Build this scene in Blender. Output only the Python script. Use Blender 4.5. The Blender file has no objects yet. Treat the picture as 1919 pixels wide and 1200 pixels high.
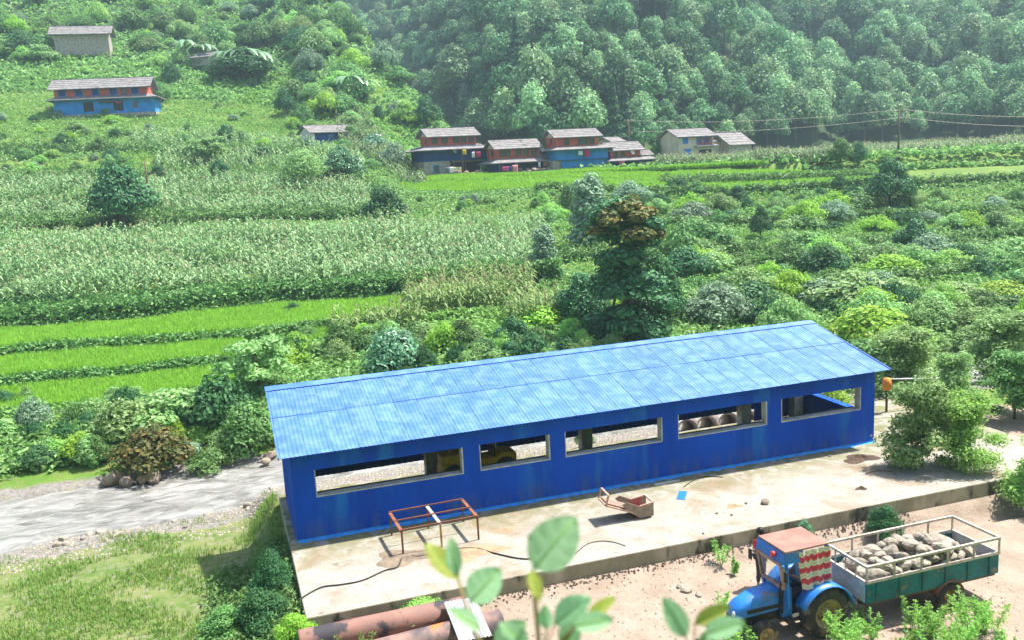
import bpy, math, random
import numpy as np
from mathutils import Vector, Matrix, Euler
random.seed(7); RNG = np.random.default_rng(11)
S = bpy.context.scene; COL = S.collection
PI = math.pi

# ------------------------------------------------------------------ camera
FPX = 1692.4; PT, RO, YA = 0.1726, -0.0538, 0.3113
CX, CY, CZ = -1.4544, -27.7595, 11.4128
FW = np.array([math.sin(YA)*math.cos(PT), math.cos(YA)*math.cos(PT), -math.sin(PT)])
RT = np.array([math.cos(YA), -math.sin(YA), 0.]); UPV = np.cross(RT, FW)
R2 = math.cos(RO)*RT + math.sin(RO)*UPV; U2 = -math.sin(RO)*RT + math.cos(RO)*UPV
FH = np.array([math.sin(YA), math.cos(YA), 0.]); CP = np.array([CX, CY, CZ])
cam = bpy.data.cameras.new('camera'); camo = bpy.data.objects.new('camera', cam); COL.objects.link(camo)
cam.sensor_width = 36; cam.sensor_fit = 'HORIZONTAL'; cam.lens = 36*FPX/1919
cam.clip_start = .1; cam.clip_end = 3000
cam.dof.use_dof = True; cam.dof.focus_distance = 33; cam.dof.aperture_fstop = 1.5
m = Matrix.Identity(4)
for i in range(3):
    m[i][0] = R2[i]; m[i][1] = U2[i]; m[i][2] = -FW[i]; m[i][3] = CP[i]
camo.matrix_world = m; S.camera = camo

# ------------------------------------------------------------------ light
SUN = Vector((0.46, 0.06, 0.88)).normalized()
w = bpy.data.worlds.new('World'); S.world = w; w.use_nodes = True
nt = w.node_tree; bg = nt.nodes['Background']; bg.inputs['Strength'].default_value = 0.12
sky = nt.nodes.new('ShaderNodeTexSky'); sky.sky_type = 'NISHITA'; sky.sun_disc = False
sky.sun_elevation = math.asin(SUN.z); sky.sun_rotation = math.atan2(SUN.x, SUN.y)
sky.air_density = 1.0; sky.dust_density = 2.0
nt.links.new(sky.outputs[0], bg.inputs[0])
sl = bpy.data.lights.new('sun', 'SUN'); sl.energy = 4.8; sl.angle = math.radians(1.3); sl.color = (1, .955, .88)
so = bpy.data.objects.new('sun', sl); COL.objects.link(so); so.location = (0, 0, 90)
so.rotation_euler = SUN.to_track_quat('Z', 'Y').to_euler()
S.view_settings.view_transform = 'Standard'; S.view_settings.look = 'None'
S.view_settings.exposure = 1.38; S.view_settings.gamma = 1

# ------------------------------------------------------------------ helpers
def px_ray(px, py): return FW + R2*(px-959.5)/FPX - U2*(py-600)/FPX
def at_z(px, py, z):
    d = px_ray(px, py); return CP + d*(z-CZ)/d[2]
def at_y(px, py, y):
    d = px_ray(px, py); return CP + d*(y-CY)/d[1]

class MB:
    """collects vertices and faces, builds ONE mesh object"""
    def __init__(s): s.v = []; s.f = []; s.m = []; s.smooth = []
    def add(s, vs, fs, mi=0, sm=False):
        o = len(s.v); s.v += [tuple(map(float, v)) for v in vs]
        s.f += [tuple(i+o for i in f) for f in fs]; s.m += [mi]*len(fs); s.smooth += [sm]*len(fs); return s
    def box(s, x0, x1, y0, y1, z0, z1, mi=0, M=None):
        vs = [(x0,y0,z0),(x1,y0,z0),(x1,y1,z0),(x0,y1,z0),(x0,y0,z1),(x1,y0,z1),(x1,y1,z1),(x0,y1,z1)]
        if M is not None: vs = [tuple(M @ Vector(v)) for v in vs]
        return s.add(vs, [(0,3,2,1),(4,5,6,7),(0,1,5,4),(1,2,6,5),(2,3,7,6),(3,0,4,7)], mi)
    def bar(s, a, b, t, t2=None, mi=0):
        a, b = Vector(a), Vector(b); d = b-a; q = d.to_track_quat('X', 'Z').to_matrix().to_4x4(); q.translation = a
        t2 = t2 or t
        return s.box(0, d.length, -t/2, t/2, -t2/2, t2/2, mi, q)
    def tube(s, pts, rs, n=8, mi=0, cap=True, sm=True):
        pts = [Vector(p) for p in pts]
        if not hasattr(rs, '__len__'): rs = [rs]*len(pts)
        vs = []; prev = None
        for i, p in enumerate(pts):
            d = (pts[min(i+1, len(pts)-1)]-pts[max(i-1, 0)]).normalized()
            a = prev if prev is not None else (Vector((0,0,1)) if abs(d.z) < .9 else Vector((1,0,0)))
            u = (a - d*a.dot(d)).normalized(); prev = u; v = d.cross(u)
            for k in range(n):
                an = 2*PI*k/n; vs.append(p + (u*math.cos(an)+v*math.sin(an))*rs[i])
        fs = [(i*n+k, i*n+(k+1) % n, (i+1)*n+(k+1) % n, (i+1)*n+k) for i in range(len(pts)-1) for k in range(n)]
        s.add(vs, fs, mi, sm)
        if cap:
            o = len(s.v)-len(vs)
            s.f += [tuple(o+k for k in range(n))[::-1], tuple(o+(len(pts)-1)*n+k for k in range(n))]; s.m += [mi]*2; s.smooth += [False]*2
        return s
    def lathe(s, prof, n=24, axis='Y', c=(0,0,0), mi=0, sm=True):
        vs = []
        for r, h in prof:
            for k in range(n):
                an = 2*PI*k/n; a, b = r*math.cos(an), r*math.sin(an)
                p = (a, h, b) if axis == 'Y' else ((a, b, h) if axis == 'Z' else (h, a, b))
                vs.append((p[0]+c[0], p[1]+c[1], p[2]+c[2]))
        fs = [(i*n+k, i*n+(k+1) % n, (i+1)*n+(k+1) % n, (i+1)*n+k) for i in range(len(prof)-1) for k in range(n)]
        return s.add(vs, fs, mi, sm)
    def prism(s, poly, y0, y1, mi=0):
        """polygon in x,z extruded along y"""
        n = len(poly); vs = [(x, y0, z) for x, z in poly]+[(x, y1, z) for x, z in poly]
        fs = [tuple(range(n)), tuple(range(2*n-1, n-1, -1))]+[(i, n+i, n+(i+1) % n, (i+1) % n) for i in range(n)]
        return s.add(vs, fs, mi)
    def mesh(s, name, mats):
        me = bpy.data.meshes.new(name); me.from_pydata(s.v, [], s.f)
        for mt in (mats if isinstance(mats, (list, tuple)) else [mats]): me.materials.append(mt)
        me.polygons.foreach_set('material_index', s.m); me.polygons.foreach_set('use_smooth', s.smooth)
        import bmesh
        b = bmesh.new(); b.from_mesh(me); bmesh.ops.recalc_face_normals(b, faces=b.faces); b.to_mesh(me); b.free()
        me.update(); return me
    def build(s, name, mats, parent=None, bevel=0):
        o = link(name, s.mesh(name, mats), parent)
        if bevel:
            md = o.modifiers.new('bevel', 'BEVEL'); md.width = bevel; md.segments = 2; md.limit_method = 'ANGLE'
        return o

def link(name, data, parent=None):
    o = bpy.data.objects.new(name, data); COL.objects.link(o)
    if parent is not None: o.parent = parent
    return o
def tag(o, label, cat, group=None):
    o['label'] = label; o['category'] = cat
    if group: o['group'] = group
    return o
def thing(name, label, cat, loc=(0,0,0), rz=0, group=None):
    o = link(name, None); o.location = loc; o.rotation_euler = (0, 0, rz); o.empty_display_size = .3
    return tag(o, label, cat, group)
def kind(o, k): o['kind'] = k; return o
def fast_mesh(name, V, F4, mat, smooth=False):
    """numpy quads -> mesh"""
    me = bpy.data.meshes.new(name); n = len(F4)
    me.vertices.add(len(V)); me.vertices.foreach_set('co', np.asarray(V, np.float32).ravel())
    me.loops.add(n*4); me.loops.foreach_set('vertex_index', np.asarray(F4, np.int32).ravel())
    me.polygons.add(n); me.polygons.foreach_set('loop_start', np.arange(0, n*4, 4, dtype=np.int32))
    me.polygons.foreach_set('use_smooth', [smooth]*n)
    for mt in (mat if isinstance(mat, (list, tuple)) else [mat]): me.materials.append(mt)
    me.update(); me.validate(); return me

# ------------------------------------------------------------------ materials
def newmat(name):
    mt = bpy.data.materials.new(name); mt.use_nodes = True; n = mt.node_tree
    return mt, n, n.nodes, n.links, n.nodes['Principled BSDF']
def mat(name, c1, c2=None, scale=3., rough=.8, bump=0., bscale=None, detail=6, metal=0., lo=.35, hi=.65, stretch=None, c3=None, s3=1., t3=(.55, .7), spec=.3, rnd=0., off=False, mud=None):
    mt, n, N, L, P = newmat(name)
    P.inputs['Roughness'].default_value = rough; P.inputs['Metallic'].default_value = metal
    P.inputs['Specular IOR Level'].default_value = spec
    tc = N.new('ShaderNodeTexCoord'); src = tc.outputs['Object']
    if stretch:
        mp = N.new('ShaderNodeMapping'); mp.inputs['Scale'].default_value = stretch; L.new(src, mp.inputs[0]); src = mp.outputs[0]
    if off:
        oi = N.new('ShaderNodeObjectInfo'); va = N.new('ShaderNodeVectorMath'); va.operation = 'MULTIPLY_ADD'; L.new(oi.outputs['Random'], va.inputs[0]); va.inputs[1].default_value = (91, 57, 33); L.new(src, va.inputs[2]); src = va.outputs[0]
    col = None
    def noise(sc, de=detail):
        t = N.new('ShaderNodeTexNoise'); t.inputs['Scale'].default_value = sc; t.inputs['Detail'].default_value = de
        t.inputs['Roughness'].default_value = .6; L.new(src, t.inputs['Vector']); return t.outputs['Fac']
    def ramp(f, a, b):
        r = N.new('ShaderNodeMapRange'); r.inputs[1].default_value = a; r.inputs[2].default_value = b; r.interpolation_type = 'SMOOTHSTEP'
        L.new(f, r.inputs[0]); return r.outputs[0]
    def mix(f, a, b):
        x = N.new('ShaderNodeMix'); x.data_type = 'RGBA'; L.new(f, x.inputs['Factor'])
        for v, k in ((a, 'A'), (b, 'B')):
            i = [q for q in x.inputs if q.name == k and q.type == 'RGBA'][0]
            if hasattr(v, 'links') or hasattr(v, 'node'): L.new(v, i)
            else: i.default_value = (*v, 1)
        return [q for q in x.outputs if q.type == 'RGBA'][0]
    if c2 is None: c2 = tuple(v*.82 for v in c1)
    col = mix(ramp(noise(scale), lo, hi), c1, c2)
    if c3: col = mix(ramp(noise(s3, 4), *t3), col, c3)
    if mud:
        sx = N.new('ShaderNodeSeparateXYZ'); L.new(tc.outputs['Object'], sx.inputs[0]); r = N.new('ShaderNodeMapRange'); r.inputs[1].default_value = .75; r.inputs[2].default_value = .05; L.new(sx.outputs['Z'], r.inputs[0])
        mm_ = N.new('ShaderNodeMath'); mm_.operation = 'MULTIPLY'; L.new(r.outputs[0], mm_.inputs[0]); L.new(ramp(noise(2.3, 7), .38, .62), mm_.inputs[1]); m2 = N.new('ShaderNodeMath'); m2.operation = 'MULTIPLY'; m2.inputs[1].default_value = .6; L.new(mm_.outputs[0], m2.inputs[0]); col = mix(m2.outputs[0], col, mud)
    if rnd:
        oi = N.new('ShaderNodeObjectInfo'); hs = N.new('ShaderNodeHueSaturation'); r = N.new('ShaderNodeMapRange')
        r.inputs[3].default_value = 1-rnd; r.inputs[4].default_value = 1+rnd; L.new(oi.outputs['Random'], r.inputs[0]); L.new(r.outputs[0], hs.inputs['Value'])
        L.new(col, hs.inputs['Color']); col = hs.outputs[0]
    L.new(col, P.inputs['Base Color'])
    if bump:
        b = N.new('ShaderNodeBump'); b.inputs['Strength'].default_value = 1; b.inputs['Distance'].default_value = bump
        L.new(noise(bscale or scale*4, 8), b.inputs['Height']); L.new(b.outputs[0], P.inputs['Normal'])
    return mt
LK = 1.75
def leafmat(name, c1, c2, trans=.35, var=.25, rough=.55, spec=.25, nz=0.35, c3=None):
    mt, n, N, L, P = newmat(name)
    g = N.new('ShaderNodeNewGeometry'); oi = N.new('ShaderNodeObjectInfo')
    x = N.new('ShaderNodeMix'); x.data_type = 'RGBA'; ia = [q for q in x.inputs if q.type == 'RGBA']
    c1 = tuple(min(v*LK, .6) for v in c1); c2 = tuple(min(v*LK, .6) for v in c2); c3 = tuple(v*LK for v in c3) if c3 else None
    ia[0].default_value = (*c1, 1); ia[1].default_value = (*c2, 1); L.new(g.outputs['Random Per Island'], x.inputs['Factor'])
    col = [q for q in x.outputs if q.type == 'RGBA'][0]
    tn = N.new('ShaderNodeTexNoise'); tn.inputs['Scale'].default_value = nz; tn.inputs['Detail'].default_value = 3; L.new(g.outputs['Position'], tn.inputs['Vector'])
    if c3:
        mr = N.new('ShaderNodeMapRange'); mr.inputs[1].default_value = .5; mr.inputs[2].default_value = .62; L.new(tn.outputs['Fac'], mr.inputs[0])
        y = N.new('ShaderNodeMix'); y.data_type = 'RGBA'; ib = [q for q in y.inputs if q.type == 'RGBA']; L.new(mr.outputs[0], y.inputs['Factor'])
        L.new(col, ib[0]); ib[1].default_value = (*c3, 1); col = [q for q in y.outputs if q.type == 'RGBA'][0]
    hs = N.new('ShaderNodeHueSaturation'); r = N.new('ShaderNodeMapRange'); r.inputs[3].default_value = 1-var; r.inputs[4].default_value = 1+var
    ad = N.new('ShaderNodeMath'); ad.operation = 'ADD'; L.new(oi.outputs['Random'], ad.inputs[0]); L.new(tn.outputs['Fac'], ad.inputs[1])
    r.inputs[1].default_value = .3; r.inputs[2].default_value = 1.7
    t2 = N.new('ShaderNodeTexNoise'); t2.inputs['Scale'].default_value = nz*4.5; t2.inputs['Detail'].default_value = 2; L.new(g.outputs['Position'], t2.inputs['Vector'])
    a2 = N.new('ShaderNodeMath'); a2.operation = 'MULTIPLY_ADD'; L.new(t2.outputs['Fac'], a2.inputs[0]); a2.inputs[1].default_value = 1.6; L.new(ad.outputs[0], a2.inputs[2]); r.inputs[1].default_value = .9; r.inputs[2].default_value = 2.6
    L.new(a2.outputs[0], r.inputs[0]); L.new(r.outputs[0], hs.inputs['Value']); L.new(col, hs.inputs['Color'])
    hr = N.new('ShaderNodeMapRange'); hr.inputs[3].default_value = .485; hr.inputs[4].default_value = .515; L.new(oi.outputs['Random'], hr.inputs[0]); L.new(hr.outputs[0], hs.inputs['Hue'])
    L.new(hs.outputs[0], P.inputs['Base Color']); P.inputs['Roughness'].default_value = rough; P.inputs['Specular IOR Level'].default_value = spec
    tr = N.new('ShaderNodeBsdfTranslucent'); L.new(hs.outputs[0], tr.inputs[0])
    ms = N.new('ShaderNodeMixShader'); ms.inputs[0].default_value = trans
    L.new(P.outputs[0], ms.inputs[1]); L.new(tr.outputs[0], ms.inputs[2]); L.new(ms.outputs[0], N['Material Output'].inputs['Surface'])
    return mt
M = {}
mt, n_, N, L, P = newmat('slab_concrete'); P.inputs['Roughness'].default_value = .92; P.inputs['Specular IOR Level'].default_value = .2
tc = N.new('ShaderNodeTexCoord')
def nz_(sc, de=6, dist=0., ro=.6):
    t = N.new('ShaderNodeTexNoise'); t.inputs['Scale'].default_value = sc; t.inputs['Detail'].default_value = de; t.inputs['Roughness'].default_value = ro; t.inputs['Distortion'].default_value = dist; L.new(tc.outputs['Object'], t.inputs['Vector']); return t.outputs['Fac']
def rg_(f, a, b, c=0., d=1.):
    r = N.new('ShaderNodeMapRange'); r.inputs[1].default_value = a; r.inputs[2].default_value = b; r.inputs[3].default_value = c; r.inputs[4].default_value = d; L.new(f, r.inputs[0]); return r.outputs[0]
def mx_(f, a, b):
    q = N.new('ShaderNodeMix'); q.data_type = 'RGBA'; L.new(f, q.inputs['Factor'])
    for v_, s_ in zip((a, b), [k for k in q.inputs if k.type == 'RGBA']):
        if isinstance(v_, tuple): s_.default_value = (*v_, 1)
        else: L.new(v_, s_)
    return [k for k in q.outputs if k.type == 'RGBA'][0]
def mu_(a, b):
    k = N.new('ShaderNodeMath'); k.operation = 'MULTIPLY'; L.new(a, k.inputs[0])
    if isinstance(b, float): k.inputs[1].default_value = b
    else: L.new(b, k.inputs[1])
    return k.outputs[0]
c_ = mx_(rg_(nz_(1.1), .35, .65), (.325, .30, .26), (.25, .228, .195)); c_ = mx_(rg_(nz_(9, 8), .5, .75), c_, (.20, .175, .135)); c_ = mx_(rg_(nz_(.45, 5, .6), .53, .68), c_, (.20, .15, .095)); c_ = mx_(rg_(nz_(2.7, 6, .3), .6, .72), c_, (.17, .14, .10))
sx_ = N.new('ShaderNodeSeparateXYZ'); L.new(tc.outputs['Object'], sx_.inputs[0])
c_ = mx_(mu_(rg_(sx_.outputs['Y'], -2.4, -.3), rg_(nz_(1.6, 7, 1.2), .40, .54)), c_, (.15, .145, .07))
vo = N.new('ShaderNodeTexVoronoi'); vo.feature = 'DISTANCE_TO_EDGE'; vo.inputs['Scale'].default_value = .42
wv = N.new('ShaderNodeMix'); wv.data_type = 'VECTOR'; wv.inputs['Factor'].default_value = .25; L.new(tc.outputs['Object'], [k for k in wv.inputs if k.type == 'VECTOR'][0])
tn_ = N.new('ShaderNodeTexNoise'); tn_.inputs['Scale'].default_value = 1.2; tn_.inputs['Detail'].default_value = 6; L.new(tc.outputs['Object'], tn_.inputs['Vector']); L.new(tn_.outputs['Color'], [k for k in wv.inputs if k.type == 'VECTOR'][1]); L.new([k for k in wv.outputs if k.type == 'VECTOR'][0], vo.inputs['Vector'])
c_ = mx_(mu_(rg_(vo.outputs['Distance'], .004, .016, 1., 0.), rg_(nz_(.6, 3), .45, .6)), c_, (.13, .115, .07)); L.new(c_, P.inputs['Base Color'])
b_ = N.new('ShaderNodeBump'); b_.inputs['Distance'].default_value = .012; L.new(nz_(9, 8), b_.inputs['Height']); L.new(b_.outputs[0], P.inputs['Normal']); M['concrete'] = mt
M['wallconc'] = mat('stained_concrete', (.36, .315, .235), (.24, .21, .15), 1.6, .92, .02, 7, stretch=(1, 1, .45), c3=(.06, .055, .04), s3=1.1, t3=(.53, .64))
M['greyconc'] = mat('grey_render', (.52, .52, .50), (.36, .36, .34), 4, .9, .008, 20)
M['bluewall'] = mat('royal_blue_paint', (.004, .070, .49), (.003, .050, .39), .7, .7, .006, 9, spec=.12, c3=(.012, .125, .47), s3=1.1, t3=(.5, .72), stretch=(1, 1, .22), mud=(.09, .12, .20))  # lighter streaks: rain marks, with haze spots painted into the colour
M['bluetrim'] = mat('sky_blue_paint', (.05, .33, .78), (.03, .24, .62), 3, .6)
M['roofblue'] = mat('blue_roof_sheet', (.046, .128, .43), (.060, .155, .46), 1.1, .5, c3=(.10, .20, .48), s3=1.2, t3=(.40, .64), stretch=(1.5, 1.5, 1), spec=.25, rnd=.08, off=True)
M['rust'] = mat('rust', (.24, .085, .045), (.14, .06, .04), 5, .85, .006, 30)
M['rustpipe'] = mat('rusty_pipe', (.25, .125, .095), (.18, .105, .09), 1.5, .75, .006, 20, c3=(.04, .036, .042), s3=1.3, t3=(.5, .6))
M['rustpipe2'] = mat('grey_rusty_pipe', (.26, .155, .125), (.07, .06, .065), 1.6, .7, .006, 20, c3=(.38, .13, .035), s3=1.4, t3=(.55, .64))
M['zinc'] = mat('galvanised_sheet', (.55, .55, .58), (.42, .42, .45), 3, .42, metal=.35, spec=.5)
M['rockpale'] = mat('pale_rock', (.34, .295, .24), (.22, .185, .145), 2.2, .92, .03, 6, rnd=.2)
M['rockbrown'] = mat('brown_rock', (.30, .24, .18), (.2, .16, .12), 2, .92, .04, 5, rnd=.2)
M['dirt'] = mat('brown_dirt', (.20, .135, .085), (.12, .08, .05), 4, .95, .03, 14)
M['bark'] = mat('bark', (.13, .10, .075), (.07, .055, .04), 6, .9, .02, 20)
M['black'] = mat('black_rubber', (.018, .018, .018), (.03, .028, .025), 5, .75)
M['darkmetal'] = mat('dark_metal', (.03, .03, .032), (.05, .045, .04), 6, .55)
M['tyre'] = mat('dusty_tyre', (.022, .022, .022), (.06, .052, .042), 4, .85, .004, 30, c3=(.17, .13, .095), s3=3, t3=(.5, .66))
M['rim'] = mat('yellowed_rim', (.36, .27, .12), (.2, .14, .07), 5, .7)
M['tblue'] = mat('tractor_blue', (.012, .17, .55), (.012, .13, .45), 4, .4, spec=.5, c3=(.13, .13, .15), s3=2.6, t3=(.54, .7))
M['cabroof'] = mat('faded_cab_roof', (.27, .15, .115), (.21, .105, .08), 2, .7)
M['teal'] = mat('teal_trailer', (.01, .13, .15), (.015, .09, .11), 3, .6, c3=(.2, .12, .07), s3=1.5, t3=(.6, .7))
M['steelpale'] = mat('pale_steel', (.52, .45, .38), (.35, .28, .22), 7, .6)
M['glass'] = mat('dark_glass', (.03, .05, .055), (.04, .06, .065), 2, .08, spec=.6)
M['yellow'] = mat('machine_yellow', (.85, .5, .015), (.7, .4, .012), 3, .5)
M['white'] = mat('white_paint', (.72, .72, .70), (.6, .6, .57), 4, .7)
M['red'] = mat('red_plastic', (.6, .04, .035), (.5, .03, .03), 4, .4)
M['orange'] = mat('orange_paint', (.75, .25, .03), None, 4, .6)
M['slate'] = mat('slate_roof', (.225, .21, .205), (.15, .14, .135), 1.6, .85, .02, 8, c3=(.09, .08, .075), s3=.8, t3=(.58, .72))
M['ochre'] = mat('red_ochre_plaster', (.52, .12, .07), (.40, .085, .055), 1.2, .9)
M['hblue'] = mat('house_blue_plaster', (.025, .24, .58), (.02, .18, .46), 1, .85)
M['hnavy'] = mat('house_navy_plaster', (.012, .06, .19), (.01, .05, .15), 1, .85)
M['stone'] = mat('rubble_stone', (.44, .39, .32), (.24, .2, .16), 3.5, .95, .05, 6)
M['cream'] = mat('cream_plaster', (.58, .5, .38), (.46, .4, .3), 1, .9)
M['whitew'] = mat('white_plaster', (.66, .64, .62), (.52, .5, .48), 1, .9)
M['wood'] = mat('old_timber', (.16, .10, .06), (.1, .065, .04), 5, .85)
M['skin'] = mat('skin', (.33, .18, .11), None, 4, .6)
M['hair'] = mat('hair', (.012, .01, .01), None, 20, .6)
M['shirtred'] = mat('red_shirt', (.62, .06, .055), None, 4, .9)
M['shirtblue'] = mat('blue_shirt', (.18, .32, .6), None, 4, .9)
M['trousers'] = mat('dark_trousers', (.05, .05, .07), None, 4, .9)
M['pipeconc'] = mat('pale_concrete_pipe', (.50, .43, .37), (.4, .34, .29), 1.5, .9, c3=(.46, .26, .12), s3=.6, t3=(.55, .65))
mt, n_, N, L, P = newmat('clear_glass'); tb_ = N.new('ShaderNodeBsdfTransparent'); gl_ = N.new('ShaderNodeBsdfGlossy'); gl_.inputs['Roughness'].default_value = .03
fn_ = N.new('ShaderNodeFresnel'); fn_.inputs[0].default_value = 1.5; mx_ = N.new('ShaderNodeMixShader'); tb_.inputs[0].default_value = (.8, .88, .86, 1)
L.new(fn_.outputs[0], mx_.inputs[0]); L.new(tb_.outputs[0], mx_.inputs[1]); L.new(gl_.outputs[0], mx_.inputs[2]); L.new(mx_.outputs[0], N['Material Output'].inputs['Surface']); M['clear'] = mt
# leaves
LF = {}
LF['mid'] = leafmat('leaf_mid', (.04, .11, .024), (.115, .205, .065), .28, .35)
LF['dark'] = leafmat('leaf_dark', (.02, .07, .025), (.045, .125, .042), .25)
LF['light'] = leafmat('leaf_light', (.085, .185, .045), (.21, .30, .125), .36, .35)
LF['lime'] = leafmat('leaf_lime', (.12, .25, .025), (.22, .32, .05), .42)
LF['silver'] = leafmat('leaf_silver', (.085, .15, .085), (.17, .245, .155), .3)
LF['bronze'] = leafmat('leaf_bronze', (.03, .06, .018), (.125, .095, .025), .3)
LF['glossy'] = leafmat('leaf_glossy', (.04, .12, .05), (.09, .19, .10), .2, rough=.35, spec=.5)
LF['pine'] = leafmat('leaf_pine', (.03, .085, .04), (.055, .12, .055), .25)
LF['forest'] = leafmat('leaf_forest', (.032, .10, .038), (.105, .195, .08), .3, .5)
LF['forest2'] = leafmat('leaf_forest_pale', (.10, .19, .08), (.19, .285, .135), .3, .45)
LF['maize'] = leafmat('leaf_maize', (.06, .125, .035), (.20, .27, .14), .36, .45, c3=(.11, .18, .075), nz=.16)
LF['maize2'] = leafmat('leaf_maize_yellow', (.065, .145, .03), (.18, .255, .09), .38, .25, nz=.15)
LF['tassel'] = leafmat('maize_tassel', (.20, .20, .09), (.30, .26, .16), .3)
LF['rice'] = leafmat('leaf_rice', (.115, .225, .015), (.185, .285, .04), .45, .25, nz=.5)
LF['under'] = leafmat('leaf_undergrowth', (.06, .145, .028), (.18, .27, .10), .36, .45, c3=(.10, .18, .04), nz=.10)
LF['bankgrass'] = leafmat('dry_bank_grass', (.055, .13, .018), (.15, .195, .045), .35, .25, nz=.4)
LF['weed'] = leafmat('leaf_weed', (.12, .26, .045), (.22, .36, .10), .4)
LF['big'] = leafmat('leaf_broad', (.16, .29, .15), (.21, .33, .20), .5, .1)
LF['bigyellow'] = leafmat('leaf_broad_yellowing', (.15, .175, .03), (.20, .20, .04), .4, .1)

# ------------------------------------------------------------------ terrain
YR = 17.0                                   # far edge of the river
def aofpx(px):
    h = 346-(px-206)*.0544; r = px_ray(px, h); return (r@RT)/(r@FH)
COLS = {
 -250: [(38,-2.4),(43,-1.2),(47,-.7),(52.5,-.65),(53,-.1),(58.5,-.05),(59,.6),(66.5,.65),(69.5,2.3),(89,6.0),(96,7.2),(118,13),(133,18.5),(148,25),(168,34),(188,44),(223,63),(260,80),(330,100)],
 206: [(42,-2.4),(45.5,-1.3),(48.9,-.7),(54.5,-.65),(54.9,-.1),(60.8,-.05),(61.2,.6),(69,.65),(72,2.2),(91,5.6),(98,6.7),(120,12.1),(135,17.3),(150,23),(170,31),(190,40),(225,58),(260,74),(330,95)],
 500: [(45,-2.4),(48,-1.2),(51,-.7),(56.5,-.6),(57,-.1),(62.5,0),(63,.6),(74,.7),(76.5,1.7),(94,5.2),(101,6.4),(122,11),(138,15.5),(152,20),(170,27),(190,35),(225,52),(260,66),(330,85)],
 640: [(45.8,-2.4),(48.5,-1.1),(52,-.6),(57,-.4),(57.5,0),(63,.1),(63.5,.65),(73,.8),(75.5,1.7),(94.5,5.1),(101,6.2),(118,10),(130,13),(145,17.5),(160,23),(180,33),(222,53),(260,50),(330,30)],
 760: [(46.5,-2.4),(49,-1),(52.5,-.5),(57.5,-.2),(58,.1),(63.5,.3),(64,.7),(72,1.0),(75,1.7),(94.5,5.1),(100,6.0),(108,7.9),(112,8.4),(124,9.7),(128,10.5),(150,14.5),(180,28),(205,23),(330,10)],
 870: [(47,-2.4),(50,-.7),(53,-.2),(58,.1),(58.5,.3),(64,.6),(64.5,.8),(73,1.3),(76,1.8),(95,4.6),(98,5.3),(106,7.5),(110,8.0),(122,9.6),(128,10.2),(142,11.2),(158,15),(180,13),(330,10)],
 1050: [(47.5,-2.4),(50,-.9),(54,-.3),(59,.1),(59.5,.2),(65,.6),(65.5,.7),(73,1.2),(76,1.6),(93,4.2),(96,4.8),(105,7.5),(108,8.0),(120,9.4),(126,9.9),(142,10.4),(165,11.3),(190,12),(330,10)],
 1300: [(50,-2.4),(53,-1),(57,-.4),(61,0),(61.5,.1),(66,.6),(66.5,.7),(74,1.2),(77,1.5),(92,3.6),(95,4.1),(103,6.2),(105,6.7),(116,8.2),(122,9.0),(140,9.6),(170,10.6),(200,11.5),(330,10)],
 1600: [(54.5,-2.4),(57,-1),(60,-.4),(63,0),(63.5,.1),(67,.5),(67.5,.6),(74,1.0),(77,1.3),(91,3.4),(94,3.9),(102,6.3),(104,6.8),(114,7.5),(119,7.9),(140,9),(170,10),(200,11),(330,10)],
 1800: [(58,-2.4),(60,-1),(62,-.4),(65,0),(65.5,.1),(69,.5),(69.5,.6),(75,1.0),(78,1.3),(91,3.2),(94,3.7),(102,6),(104,6.5),(114,7.3),(119,7.7),(140,8.6),(170,9.8),(200,11),(330,10)],
 2300: [(64,-2.4),(66,-1),(68,-.4),(71,0),(71.5,.1),(75,.5),(75.5,.6),(81,1.0),(84,1.3),(94,3.2),(97,3.7),(104,6),(106,6.5),(114,7.3),(119,7.7),(140,8.6),(170,9.8),(200,11),(330,10)]}
PX = sorted(COLS); AC = np.array([aofpx(p) for p in PX])
VC = np.array([[c[0] for c in COLS[p]]+[430] for p in PX], float); ZC = np.array([[c[1] for c in COLS[p]]+[COLS[p][-1][1]] for p in PX], float)
NK = VC.shape[1]
def v_river(a): return (YR-CY)/(FH[1]+a*RT[1])
def sstep(x, a, b):
    t = np.clip((x-a)/(b-a), 0, 1); return t*t*(3-2*t)
def mountain(a, v):
    foot = 186 + 85*sstep(-a, -.06, .2) - 18*np.sin(a*9+1.0)
    u = a*v
    return 9.5 + .56*np.maximum(v-foot, 0) + 5*np.sin(u*.035+1)*sstep(v, foot, foot+60) + 3*np.sin(u*.09+v*.04)*sstep(v, foot, foot+60)
def ctrl(a):
    a = np.asarray(a, float)
    V = np.stack([np.interp(a, AC, VC[:, k]) for k in range(NK)]); Z = np.stack([np.interp(a, AC, ZC[:, k]) for k in range(NK)])
    V[0] = v_river(a); V[1] = np.maximum(V[1], V[0]+1.5); V[2] = np.maximum(V[2], V[1]+1); return V, Z
def bumps(x, y): return .10*np.sin(x*.9+1.3*np.sin(y*.37))*np.sin(y*.8+.7) + .16*np.sin(x*.31+2)*np.sin(y*.27+.4)
def far_z(a, v):
    V, Z = ctrl(a); z = np.where(v <= V[0], Z[0], Z[-1])
    for k in range(NK-1):
        mk = (v > V[k]) & (v <= V[k+1]); t = (v-V[k])/np.maximum(V[k+1]-V[k], 1e-6); z = np.where(mk, Z[k]+t*(Z[k+1]-Z[k]), z)
    x = CX+v*(FH[0]+a*RT[0]); y = CY+v*(FH[1]+a*RT[1])
    amp = sstep(v, V[0]+1, V[0]+6)*(1+2*sstep(v, 110, 200))
    return np.maximum(z+bumps(x, y)*amp*.6, mountain(a, v)*(v > 120)+(-99)*(v <= 120))
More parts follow.
